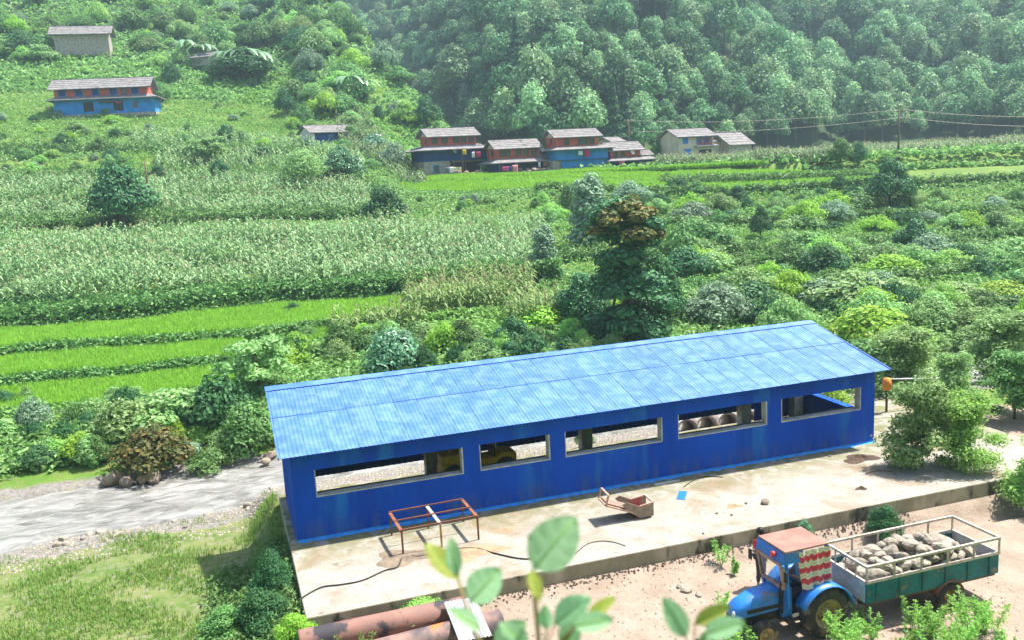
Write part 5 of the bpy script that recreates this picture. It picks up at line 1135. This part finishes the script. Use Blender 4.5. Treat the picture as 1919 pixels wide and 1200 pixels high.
def scatter(name, label, cat, rest, src):
    keys = sorted(src); A = np.array([r[:6] for r in rest]); idx = np.array([keys.index(r[6]) for r in rest], np.int32); me_ = bpy.data.meshes.new(name); me_.vertices.add(len(A)); me_.vertices.foreach_set('co', A[:, :3].astype(np.float32).ravel())
    t_ = me_.attributes.new('size', 'FLOAT_VECTOR', 'POINT'); t_.data.foreach_set('vector', A[:, [3, 3, 4]].astype(np.float32).ravel())
    t_ = me_.attributes.new('turn', 'FLOAT_VECTOR', 'POINT'); z_ = np.zeros((len(A), 3), np.float32); z_[:, 2] = A[:, 5]; t_.data.foreach_set('vector', z_.ravel())
    t_ = me_.attributes.new('sort', 'INT', 'POINT'); t_.data.foreach_set('value', idx)
    fo = kind(link(name, me_), 'stuff'); fo['label'] = label; fo['category'] = cat
    ng = bpy.data.node_groups.new(name+'_scatter', 'GeometryNodeTree'); ng.interface.new_socket('Geometry', in_out='INPUT', socket_type='NodeSocketGeometry'); ng.interface.new_socket('Geometry', in_out='OUTPUT', socket_type='NodeSocketGeometry')
    gi, go = ng.nodes.new('NodeGroupInput'), ng.nodes.new('NodeGroupOutput'); ip = ng.nodes.new('GeometryNodeInstanceOnPoints'); jn = ng.nodes.new('GeometryNodeJoinGeometry')
    for k in reversed(keys):
        oi = ng.nodes.new('GeometryNodeObjectInfo'); oi.inputs['Object'].default_value = src[k]; oi.inputs['As Instance'].default_value = True; oi.transform_space = 'ORIGINAL'; ng.links.new(oi.outputs['Geometry'], jn.inputs[0])
    def named(nm, ty):
        q = ng.nodes.new('GeometryNodeInputNamedAttribute'); q.data_type = ty; q.inputs['Name'].default_value = nm; return q.outputs['Attribute']
    ip.inputs['Pick Instance'].default_value = True
    for a_, b_ in ((gi.outputs[0], 'Points'), (jn.outputs[0], 'Instance'), (named('sort', 'INT'), 'Instance Index'), (named('turn', 'FLOAT_VECTOR'), 'Rotation'), (named('size', 'FLOAT_VECTOR'), 'Scale')): ng.links.new(a_, ip.inputs[b_])
    ng.links.new(ip.outputs[0], go.inputs[0]); fo.modifiers.new('scatter', 'NODES').node_group = ng; return fo
scatter('forest', 'dense mixed forest covering the far mountain', 'forest', [r for r in FOREST_REST if r[6] in firstof], firstof)
scatter('thicket', 'smaller bushes filling the gaps on the overgrown slopes', 'bushes', rest, src)
# --- banana clumps
LF['banana'] = leafmat('leaf_banana', (.07, .16, .07), (.15, .25, .13), .3, .2, rough=.3, spec=.6)
def banana(label, px, py, hp, seed):
    P3 = hit(px, py); dd = (P3-CP)@FW; H_ = hp*dd/FPX; t_ = thing('banana_plant', label, 'banana plant', (P3[0], P3[1], P3[2]-.1), seed, None); q = random.Random(seed)
    MB().tube([(0, 0, 0), (.05, 0, H_*.6)], [.16, .1], 8).build('trunk', M['bark'], t_)
    for i in range(9):
        a = i*2.4+q.uniform(-.3, .3); L_ = H_*q.uniform(.55, .8); mb = MB(); vs = []
        for j in range(7):
            f = j/6; r = L_*f*.85; z = H_*.58+L_*(.75*f-.95*f*f); w_ = .26*math.sin(PI*min(f*.9+.08, 1))*(L_/2.2)
            for sgn in (-1, 0, 1): vs.append((r*math.cos(a)-sgn*w_*math.sin(a), r*math.sin(a)+sgn*w_*math.cos(a), z+(.08*abs(sgn)*-1)))
        mb.add(vs, [(j*3+k, j*3+k+1, j*3+k+4, j*3+k+3) for j in range(6) for k in range(2)], 0, True); mb.build('leaf', LF['banana'], t_)
for k, (px, py, hp, lab) in enumerate([(430, 146, 74, 'banana plant at the left of the large banana clump on the left hill'), (457, 150, 84, 'tallest banana plant in the middle of the clump on the left hill'), (485, 152, 78, 'banana plant at the right of the large banana clump on the left hill'), (350, 116, 58, 'banana plant far left above the hillside house'), (385, 122, 56, 'banana plant between the far left one and the clump'), (655, 188, 66, 'left banana plant below the ridge'), (685, 192, 64, 'right banana plant below the ridge')]): banana(lab, px, py, hp, k+1)

# --- crops and undergrowth: nobody could count these
def maize(name, label, specs, seed, leaf='maize', hmin=1.5, hmax=2.3, tassel=.35):
    """specs: (a0, a1, t0, t1, spacing)"""
    r_ = np.random.default_rng(seed); X = []
    for a0, a1, t0, t1, sp in specs:
        n = 60000; a = r_.uniform(a0, a1, n); t = r_.uniform(t0, t1, n); x, y, z = at(a, t); key = np.round(x/sp).astype(int)*100003+np.round(y/sp).astype(int); _, ix = np.unique(key, return_index=True); Pq = np.stack([x, y, z], 1)[ix]; gp = np.sin(Pq[:, 0]*.33+1.7*np.sin(Pq[:, 1]*.21))*np.sin(Pq[:, 1]*.42+1.1*np.sin(Pq[:, 0]*.17)); X.append(Pq[r_.random(len(Pq)) < np.clip(.95-.9*np.maximum(gp-.25, 0), .12, 1)])
    P3 = np.concatenate(X); n = len(P3); H_ = r_.uniform(hmin, hmax, n)*(1+.22*np.sin(P3[:, 0]*.4+1.3*np.sin(P3[:, 1]*.3))*np.sin(P3[:, 1]*.5)); V = []; F = []; o_ = 0
    NL = 9
    for j in range(NL):
        a = r_.uniform(0, 6.28, n); f = (j+.6)/NL; L_ = r_.uniform(.45, .8, n)*(1.15-.5*abs(f-.5)); w_ = .06+.035*r_.random(n); z0 = P3[:, 2]+H_*f*.95; ca, sa = np.cos(a), np.sin(a)
        b = P3.copy(); b[:, 2] = z0; m1 = b+np.stack([ca*L_*.45, sa*L_*.45, .28*L_], 1); tp = b+np.stack([ca*L_, sa*L_, (.05-.35*r_.random(n))*L_], 1); s_ = np.stack([-sa*w_, ca*w_, 0*w_], 1)
        q = np.stack([b-s_*.5, b+s_*.5, m1+s_, m1-s_, tp+s_*.2, tp-s_*.2], 1); V.append(q.reshape(-1, 3)); i0 = o_+np.arange(n)*6; F.append(np.stack([i0, i0+1, i0+2, i0+3], 1)); F.append(np.stack([i0+3, i0+2, i0+4, i0+5], 1)); o_ += n*6
    for ang in (0, 1.57):                                   # stalk
        s_ = np.stack([np.full(n, .02*math.cos(ang)), np.full(n, .02*math.sin(ang)), np.zeros(n)], 1); tp = P3.copy(); tp[:, 2] += H_; V.append(np.stack([P3-s_, P3+s_, tp+s_, tp-s_], 1).reshape(-1, 3)); i0 = o_+np.arange(n)*4; F.append(np.stack([i0, i0+1, i0+2, i0+3], 1)); o_ += n*4
    nleaf = sum(len(f) for f in F); sel = r_.random(n) < tassel; Q = P3[sel]; h = H_[sel]; m = len(Q)
    for k in range(3):
        a = r_.uniform(0, 6.28, m); s_ = np.stack([.03*np.cos(a), .03*np.sin(a), 0*a], 1); b = Q.copy(); b[:, 2] += h*.97; tp = b+np.stack([.16*np.sin(a), .16*np.cos(a), .36+0*a], 1); V.append(np.stack([b-s_*.4, b+s_*.4, tp+s_, tp-s_], 1).reshape(-1, 3)); i0 = o_+np.arange(m)*4; F.append(np.stack([i0, i0+1, i0+2, i0+3], 1)); o_ += m*4
    FF = np.concatenate(F); me_ = fast_mesh(name, np.concatenate(V), FF, [LF[leaf], LF['tassel']]); mi = np.zeros(len(FF), np.int32); mi[nleaf:] = 1; me_.polygons.foreach_set('material_index', mi)
    o2 = kind(link(name, me_), 'stuff'); o2['label'] = label; o2['category'] = 'maize'; return o2
A_ = aofpx
maize('maize_crop', 'tall pale green maize covering the middle slope', [(A_(-100), A_(1010), 7.95, 8.47, .58), (A_(-100), A_(1010), 8.53, 9.0, .58)], 1)
maize('maize_crop', 'maize on the upper left terraces', [(A_(-100), A_(690), 10.12, 10.42, .68), (A_(-100), A_(690), 10.52, 10.88, .68), (A_(300), A_(680), 11.2, 11.7, .9), (A_(260), A_(680), 11.9, 12.3, .9)], 2, hmin=1.2, hmax=1.9, tassel=.4)
maize('maize_crop', 'yellowish maize patches just beyond the river behind the shed', [(A_(745), A_(985), 6.1, 7.6, .5), (A_(600), A_(770), 4.6, 5.9, .5), (A_(940), A_(1100), 4.1, 6.0, .55)], 3, 'maize2', 1.4, 2.1)
maize('maize_crop', 'dense maize in front of the cream house and barn', [(A_(1232), A_(1560), 14.05, 14.5, .5), (A_(1560), A_(1960), 14.3, 15.2, .7)], 4, hmin=1.3, hmax=1.9)
maize('maize_crop', 'pale maize field on the slope behind the tallest house', [(A_(860), A_(930), 14.8, 15.7, .7), (A_(640), A_(790), 12.6, 14.2, .8)], 6, hmin=1.4, hmax=2.0)
def tufts(name, label, cat, P3, hmin, hmax, wd, leaf, seed, blades=3, lean=.35):
    r_ = np.random.default_rng(seed); n = len(P3); V = []; F = []; o_ = 0
    for j in range(blades):
        a = r_.uniform(0, 6.28, n); h = r_.uniform(hmin, hmax, n); l_ = r_.uniform(0, lean, n)*h; ca, sa = np.cos(a), np.sin(a); b = P3+np.stack([r_.normal(0, .06, n), r_.normal(0, .06, n), 0*a-.03], 1); s_ = np.stack([-sa*wd, ca*wd, 0*a], 1); mdp = b+np.stack([ca*l_*.3, sa*l_*.3, h*.6], 1); tp = b+np.stack([ca*l_, sa*l_, h], 1)
        V.append(np.stack([b-s_, b+s_, mdp+s_*.8, mdp-s_*.8, tp+s_*.1, tp-s_*.1], 1).reshape(-1, 3)); i0 = o_+np.arange(n)*6; F.append(np.stack([i0, i0+1, i0+2, i0+3], 1)); F.append(np.stack([i0+3, i0+2, i0+4, i0+5], 1)); o_ += n*6
    o2 = kind(link(name, fast_mesh(name, np.concatenate(V), np.concatenate(F), LF[leaf])), 'stuff'); o2['label'] = label; o2['category'] = cat; return o2
def strip(a0, a1, t0, t1, n, seed):
    r_ = np.random.default_rng(seed); x, y, z = at(r_.uniform(a0, a1, n), r_.uniform(t0, t1, n)); return np.stack([x, y, z], 1)
tufts('rice_crop', 'bright green rice on the three lower terraces at left', 'rice', np.concatenate([strip(A_(-120), A_(455), 2.05, 2.97, 11000, 1), strip(A_(-120), A_(425), 4.03, 4.97, 12000, 2), strip(A_(-120), A_(755), 6.03, 6.95, 22000, 3), strip(A_(540), A_(600), 4.5, 5.2, 1800, 9)]), .45, .7, .035, 'rice', 5)
tufts('rice_crop', 'bright green rice on the long terraces below the village', 'rice', np.concatenate([strip(A_(752), A_(1250), 12.05, 12.62, 13000, 4), strip(A_(800), A_(1650), 12.7, 13.45, 26000, 6), strip(A_(1240), A_(1640), 11.75, 12.5, 12000, 7), strip(A_(1050), A_(1500), 13.5, 13.9, 8000, 8)]), .4, .65, .05, 'rice', 6)
tufts('terrace_grass', 'bright short grass on the narrow terrace bands of the slope', 'grass', np.concatenate([strip(A_(-120), A_(1010), 9.03, 9.95, 15000, 61), strip(A_(1230), A_(2000), 8.75, 9.35, 9000, 62), strip(A_(1280), A_(2000), 7.0, 7.7, 8000, 63), strip(A_(-120), A_(690), 11.02, 11.35, 6000, 64), strip(A_(-120), A_(560), 12.2, 13.6, 14000, 65)]), .15, .38, .05, 'weed', 66)
def clumps(name, label, cat, P3, smin, smax, hmax, leaf, seed, k=5):
    r_ = np.random.default_rng(seed); n = len(P3); pos = np.repeat(P3, k, 0); sc = np.repeat(r_.uniform(.4, 1, n)**1.5, k); pos[:, 2] += r_.uniform(0, hmax, n*k)*sc; pos[:, :2] += r_.normal(0, .22, (n*k, 2)); nr = r_.normal(size=(n*k, 3))*.6; nr[:, 2] += .8; nr /= np.linalg.norm(nr, axis=1)[:, None]
    s_ = r_.uniform(smin, smax, n*k); V, F = leaf_quads(pos, nr, s_, s_*.6, r_); o2 = kind(link(name, fast_mesh(name, V, F, LF[leaf])), 'stuff'); o2['label'] = label; o2['category'] = cat; return o2
clumps('undergrowth', 'tangled green undergrowth on the slopes beyond the river', 'undergrowth', np.concatenate([strip(A_(-120), A_(2000), .4, 2, 9000, 11), strip(A_(440), A_(2000), 2, 6, 12000, 12), strip(A_(1000), A_(2000), 6, 11.6, 16000, 13), strip(A_(-120), A_(700), 7.0, 8.0, 5000, 14), strip(A_(-120), A_(1050), 8.9, 11.9, 9000, 15), strip(A_(-120), A_(780), 11.5, 14, 9000, 16)]), .10, .24, .7, 'under', 7)
clumps('undergrowth', 'shrubby green cover on the upper left hill', 'undergrowth', np.concatenate([strip(A_(-150), A_(760), 13.5, 16.4, 15000, 17), strip(A_(760), A_(870), 14.2, 16, 2500, 18), strip(A_(900), A_(1950), 13.95, 15.6, 6000, 19)]), .2, .5, 1.1, 'under', 8)
clumps('vine_hedge', 'dark green leafy vines along the front of the maize field', 'vines', np.concatenate([strip(A_(-120), A_(1040), 7.35, 7.98, 5200, 31), strip(A_(-120), A_(700), 7.1, 7.5, 1200, 32)]), .10, .24, 2.0, 'mid', 31, 8)
clumps('terrace_hedge', 'dark weedy banks between the maize terraces', 'weeds', np.concatenate([strip(A_(-120), A_(700), 9.92, 10.14, 3600, 41), strip(A_(-120), A_(700), 10.42, 10.53, 1800, 42), strip(A_(-120), A_(700), 10.88, 11.12, 2200, 43), strip(A_(-120), A_(690), 11.7, 11.9, 1800, 44), strip(A_(-120), A_(1010), 8.47, 8.52, 900, 45)]), .12, .26, 1.5, 'mid', 33, 7)
clumps('bank_tufts', 'tan grass on the banks of the rice terraces', 'grass', np.concatenate([strip(A_(-120), A_(470), 2.98, 3.6, 1500, 51), strip(A_(-120), A_(620), 4.97, 5.6, 1700, 52), strip(A_(-120), A_(760), 5.75, 6.02, 900, 53)]), .05, .13, .3, 'bankgrass', 34, 6)
clumps('slope_hedge', 'overhanging growth along the terrace edges of the right slope, added as dark undersides', 'hedge', np.concatenate([strip(A_(1240), A_(2000), 7.72, 7.98, 2600, 71), strip(A_(1240), A_(2000), 9.36, 9.62, 2400, 72), strip(A_(1260), A_(2000), 6.0, 6.3, 1500, 73), strip(A_(1040), A_(2000), 8.3, 8.45, 1500, 74), strip(A_(1000), A_(2000), 11.35, 11.7, 2400, 75), strip(A_(1240), A_(1640), 12.48, 12.7, 1800, 76)]), .12, .26, 1.3, 'mid', 35, 7)  # rows on the terrace edges added to darken the undersides of the mounds
hed = [strip(A_(-120), A_(470), 2.97, 4.03, 2200, 21), strip(A_(-120), A_(620), 4.95, 6.05, 2600, 22), strip(A_(-120), A_(760), 6.96, 7.3, 1200, 23), strip(A_(752), A_(1640), 12.62, 12.71, 1500, 24), strip(A_(800), A_(1640), 13.44, 13.52, 1100, 25), strip(A_(1240), A_(1640), 12.45, 12.72, 1500, 26), strip(A_(780), A_(1640), 11.4, 12.02, 3000, 27), strip(A_(-120), A_(470), 1.7, 2.05, 1200, 28)]
clumps('hedge_weeds', 'weedy green terrace edges between the rice strips', 'weeds', np.concatenate(hed), .08, .2, .55, 'mid', 9, 6)

# --- near bank, yard and foreground plants
r_ = np.random.default_rng(3); n = 26000; x = r_.uniform(-13, -.35, n); y = r_.uniform(-8, 9.5, n); dens = np.clip(.55-.07*(y-1)+.7*np.sin(x*1.3+1.4*np.sin(y*.7))*np.sin(y*.9+x*.4), .03, 1); ok = r_.random(n) < dens; x, y = x[ok], y[ok]
tufts('bank_grass', 'yellow green grass on the bank left of the shed', 'grass', np.stack([x, y, ground(x, y)], 1), .06, .24, .012, 'bankgrass', 10, 4, .7)
n = 5000; x = r_.uniform(-2.6, -.4, n); y = r_.uniform(-6.5, 1.5, n); clumps('bank_weeds', 'leafy weeds beside the left end of the platform', 'weeds', np.stack([x, y, ground(x, y)], 1), .03, .08, .5, 'mid', 12, 4)
PT_['near'] = Plant('near_bush', 2.2, 1.6, 22, (.28, .5), 9000, .045, 'mid', 41, .1, .03, z0=.2)
PT_['near2'] = Plant('near_bush', 2.0, 2.4, 26, (.26, .5), 11000, .05, 'light', 42, .1, .035, z0=.15, shell=.6, jitter=1.)
def hugging(seed, w_, h_, n=26):
    q = random.Random(seed); out = []
    for i in range(n):
        f = q.random()**.8; a = q.uniform(0, 6.3); r = w_*.5*(1-.55*f)*math.sqrt(q.random())*.9; c = q.uniform(.2, .42)*w_/2; out.append((r*math.cos(a), r*math.sin(a), h_*(.06+.88*f), c, c, c*.8))
    return out
PT_['near3'] = Plant('near_bush', 2.2, 2.6, 0, (0, 0), 13000, .05, 'light', 43, .2, .03, lobes=hugging(5, 2.2, 2.6, 40), shell=.7, jitter=1.1)
NEAR = [('near', (-.95, -2.0), 1.3, 1.6, 'dark', 'dark green bush against the left end of the platform'), ('near', (-1.3, -3.6), 1.7, 1.35, 'dark', 'broad dark green bush low at the left of the platform corner'), ('near2', (-2.3, -3.3), 1.5, 1.0, 'mid', 'mid green bush spreading on the grassy bank at lower left'), ('near', (-.55, -5.3), 1.15, .85, 'lime', 'bright yellow green bush at the near left platform corner'), ('near2', (-1.6, -5.2), 1.0, .7, 'light', 'light weedy bush at the bottom edge left of the pipes'), ('near', (-1.0, .2), .9, .9, 'mid', 'small green bush at the left wall of the shed'),
        ('near', (2.75, -5.3), 1.5, .5, 'weed', 'bright green leafy plant growing over the platform edge by the pipes'), ('near3', (21.5, -3.0), 2.8, 3.1, 'light', 'tall pale green bush in front of the right end of the shed'), ('near3', (22.9, -3.7), 2.6, 2.6, 'weed', 'light bush right of the tall pale bush at the picture edge'), ('near', (17.6, -5.75), 1.2, 1.3, 'dark', 'dark green bush on the road against the platform face at right'), ('near', (14.95, -5.2), .6, .5, 'glossy', 'small dark fern growing out of the platform face'), ('near3', (26.6, 1.0), 2.6, 2.8, 'light', 'pale bush beside the orange hooded post'), ('near3', (23.6, -6.6), 3.0, 2.6, 'weed', 'weedy bush beyond the trailer at the far right'),
        ('near3', (28.4, 5.6), 4.0, 3.2, 'light', 'large pale bush beyond the orange hooded post'), ('near3', (31.5, 8.5), 4.5, 3.2, 'weed', 'large light green bush by the river at the right'), ('near3', (25.4, 8.6), 3.4, 2.2, 'lime', 'yellowish bush on the gravel right behind the shed'), ('near3', (29.5, 0.5), 3.4, 2.6, 'mid', 'green bush at the far right of the yard'), ('near3', (27.0, 10.2), 4.2, 2.8, 'light', 'pale bush at the water edge right of the shed'), ('near3', (31.5, 11.2), 5, 3.0, 'mid', 'green bush at the water edge far right'), ('near3', (36, 7.0), 5, 3.5, 'light', 'pale thicket at the far right beyond the yard'), ('near', (6.0, 6.2), 1.0, .8, 'mid', 'green bush behind the shed seen through an opening near the roller'), ('near', (12.3, 6.0), .9, .8, 'mid', 'green bush behind the shed seen through the third opening'), ('near', (22.9, 6.6), 1.2, .9, 'mid', 'green bush behind the shed beyond the concrete pipes')]
for k, (pt, (x, y), w_, h_, leaf, lab) in enumerate(NEAR): PT_[pt].put('bush', lab, 'bush', (x, y, G(x, y) if not (x > 0 and -5.156 < y < 4.6 and 'platform face' not in lab) else (0 if y > -5 else -.5)), w_, h_, k*1.1, leaf)
def weed(label, group, loc, h_, seed, leaf='weed'):
    t_ = thing('weed', label, 'weed', loc, 0, group); q = random.Random(seed); st = MB(); V = []; r2 = np.random.default_rng(seed); pos = []
    for i in range(q.randint(3, 5)):
        a = q.uniform(0, 6.3); e = Vector((math.cos(a)*h_*.35, math.sin(a)*h_*.35, h_*q.uniform(.7, 1.05))); st.tube([(0, 0, -.05), e*.5+Vector((0, 0, .08*h_)), e], [.010, .007, .003], 5)
        for j in range(34):
            f = .2+.8*j/34; c = e*f; s_ = (1-.75*f)*.34*h_*q.uniform(.5, 1); b = q.uniform(0, 6.3)
            for m_ in range(5): g = (m_+1)/5; pos.append((c.x+math.cos(b)*s_*g, c.y+math.sin(b)*s_*g, c.z+s_*g*.25))
    st.build('stem', LF[leaf], t_); pos = np.array(pos); nr = r2.normal(size=pos.shape)*.7; nr[:, 2] += .8; nr /= np.linalg.norm(nr, axis=1)[:, None]; s_ = r2.uniform(.015, .04, len(pos)); V, F = leaf_quads(pos, nr, s_, s_*.5, r2); link('foliage', fast_mesh('weed_foliage', V, F, LF[leaf]), t_)
q = random.Random(9)
for k in range(34):
    px, py = q.uniform(1545, 1880), q.uniform(1180, 1290); p_ = at_z(px, py, -.66); weed('feathery light green weed in front of the trailer at the bottom right', 'weeds in front of the trailer', (p_[0], p_[1], G(p_[0], p_[1])), q.uniform(.6, 1.15), k)
for k in range(16):
    px, py = q.uniform(1320, 1430), q.uniform(1150, 1270); p_ = at_z(px, py, -.66); weed('feathery light green weed in front of the tractor hood', 'weeds in front of the tractor', (p_[0], p_[1], G(p_[0], p_[1])), q.uniform(.4, .85), 50+k)
for k, (px, py, h_) in enumerate([(1352, 1060, .75), (1375, 1075, .5)]): p_ = at_z(px, py, -.66); weed('slender weed on the road %s the platform face' % ('against' if k == 0 else 'just in front of'), None, (p_[0], p_[1], G(p_[0], p_[1])), h_, 80+k)
for k, (px, py) in enumerate([(600, 1235), (640, 1240), (672, 1238), (625, 1262)]): p_ = at_z(px, py, -.9); weed('thin grass like weed at the lower left standing before the platform', 'thin weeds before the platform', (p_[0], p_[1]-1.5, G(p_[0], p_[1]-1.5)), 1.2, 90+k, 'bankgrass')

# broad leaved shrub close to the viewer, rooted on the slope below
def broad_leaf(sz, ratio, fold, curl, seed):
    mb = MB(); n, k = 12, 8; vs = []; q = random.Random(seed); ph = q.uniform(0, 6)
    for i in range(n+1):
        f = i/n; w_ = sz*ratio*(math.sin(PI*min(1, f**.85))**.75)*.5+.001
        for j in range(k+1):
            g = j/k*2-1; vs.append((sz*f, w_*g, fold*abs(g)*w_-curl*sz*f*f+.02*sz*math.sin(f*30-abs(g)*5)*min(1, abs(g)*2)+.03*sz*math.sin(g*2+ph)*f))
    mb.add(vs, [(i*(k+1)+j, i*(k+1)+j+1, (i+1)*(k+1)+j+1, (i+1)*(k+1)+j) for i in range(n) for j in range(k)], 0, True); return mb
def shrub(label, base_px, D0, leaves, seed):
    """leaves: (px, py of leaf base, px, py of tip, ratio, material)"""
    b0 = CP+px_ray(*base_px)*D0; gx, gy = b0[0], b0[1]; gz = G(gx, gy); t_ = thing('broad_leaf_shrub', label, 'shrub', (gx, gy, gz)); q = random.Random(seed); R0 = Vector((gx, gy, gz))
    hub = Vector(b0)-R0; MB().tube([(0, 0, -.1), (hub.x*.4+.03, hub.y*.4, hub.z*.5), tuple(hub)], [.018, .014, .009], 8).build('stem', M['bark'], t_)
    for i, (ax, ay, bx_, by_, ratio, m_) in enumerate(leaves):
        d1 = D0+q.uniform(-.22, .22); A1 = Vector(CP+px_ray(ax, ay)*d1)-R0; B1 = Vector(CP+px_ray(bx_, by_)*(d1+q.uniform(-.05, .05)))-R0
        st = MB().tube([tuple(hub), tuple(hub.lerp(A1, .5)+Vector((0, 0, -.02))), tuple(A1)], [.007, .005, .003], 6); so_ = st.build('twig', mat('green_twig', (.2, .19, .06), (.15, .1, .05), 5), t_)
        d = B1-A1; lf = broad_leaf(d.length, ratio, .25, .06, seed*10+i).build('leaf', LF[m_], t_); xax = d.normalized(); view = (Vector(CP)-R0-A1).normalized(); zax = (view+Vector((0, 0, .5))+Vector((q.uniform(-.3, .3), q.uniform(-.3, .3), 0))); zax = (zax-xax*zax.dot(xax)).normalized(); yax = zax.cross(xax)
        mm = Matrix.Identity(4)
        for r in range(3): mm[r][0] = xax[r]; mm[r][1] = yax[r]; mm[r][2] = zax[r]; mm[r][3] = A1[r]
        lf.matrix_local = mm
        MB().tube([tuple(mm @ Vector((0, 0, .002))), tuple(mm @ Vector((d.length*.6, 0, -.02*d.length+.002))), tuple(mm @ Vector((d.length*.97, 0, -.055*d.length+.002)))], [.0028, .002, .0008], 5).build('midrib', LF['lime'], t_)
shrub('broad leaved shrub close to the viewer at the bottom centre', (1012, 1225), 3.0, [(1000, 1068, 1080, 968, .72, 'big'), (1000, 1062, 992, 1002, .25, 'bigyellow'), (995, 1070, 1012, 1128, .45, 'bigyellow'), (1040, 1170, 1105, 1120, .62, 'big'), (1100, 1158, 1155, 1118, .34, 'bigyellow'), (1075, 1175, 1150, 1160, .5, 'big'), (1025, 1180, 1020, 1135, .6, 'big'), (1055, 1215, 1085, 1165, .75, 'big'), (990, 1210, 935, 1170, .55, 'big')], 1)
shrub('broad leaved sprig close to the viewer over the corrugated sheet', (905, 1232), 2.9, [(880, 1130, 938, 1065, .75, 'big'), (860, 1085, 795, 1018, .45, 'bigyellow'), (855, 1080, 845, 1008, .42, 'big'), (900, 1180, 840, 1140, .5, 'big'), (930, 1215, 985, 1165, .7, 'big')], 2)
shrub('broad leaved sprig close to the viewer left of the tractor', (1300, 1232), 3.1, [(1285, 1195, 1245, 1120, .5, 'big'), (1302, 1170, 1368, 1135, .4, 'bigyellow'), (1320, 1190, 1395, 1165, .5, 'big'), (1310, 1210, 1340, 1180, .5, 'big')], 3)
# boulders on the river banks
q = random.Random(13)
for k, (px, py, s_) in enumerate([(215, 900, .55), (235, 915, .4), (285, 905, .42), (265, 912, .3), (425, 865, .3), (470, 850, .28), (505, 855, .35), (345, 865, .3), (500, 880, .25)]):
    p_ = at_z(px, py, -2.3); rock(ROCKB[k % 4], (p_[0], max(p_[1], 16.2), -2.3), s_, 'brown boulder at the water edge of the far river bank', 'boulders along the far river bank', 'boulder', k+70)
for k in range(26):
    x, y = q.uniform(-10, .2), q.uniform(8.8, 11.6); rock(ROCKP[k % 5], (x, y, G(x, y)+.02), q.uniform(.1, .26), 'grey stone on the near river bank', 'stones on the near river bank', 'stone', k+100)

# ------------------------------------------------------------------ haze
hm = bpy.data.materials.new('haze_air'); hm.use_nodes = True; N = hm.node_tree.nodes; N.remove(N['Principled BSDF']); pv = N.new('ShaderNodeVolumePrincipled')
pv.inputs['Color'].default_value = (.62, .86, .96, 1); pv.inputs['Density'].default_value = .00042; pv.inputs['Anisotropy'].default_value = .25
hm.node_tree.links.new(pv.outputs[0], N['Material Output'].inputs['Volume'])
HZ = MB().box(-420, 520, -110, 480, -4.3, 185).build('haze', hm); kind(HZ, 'stuff')
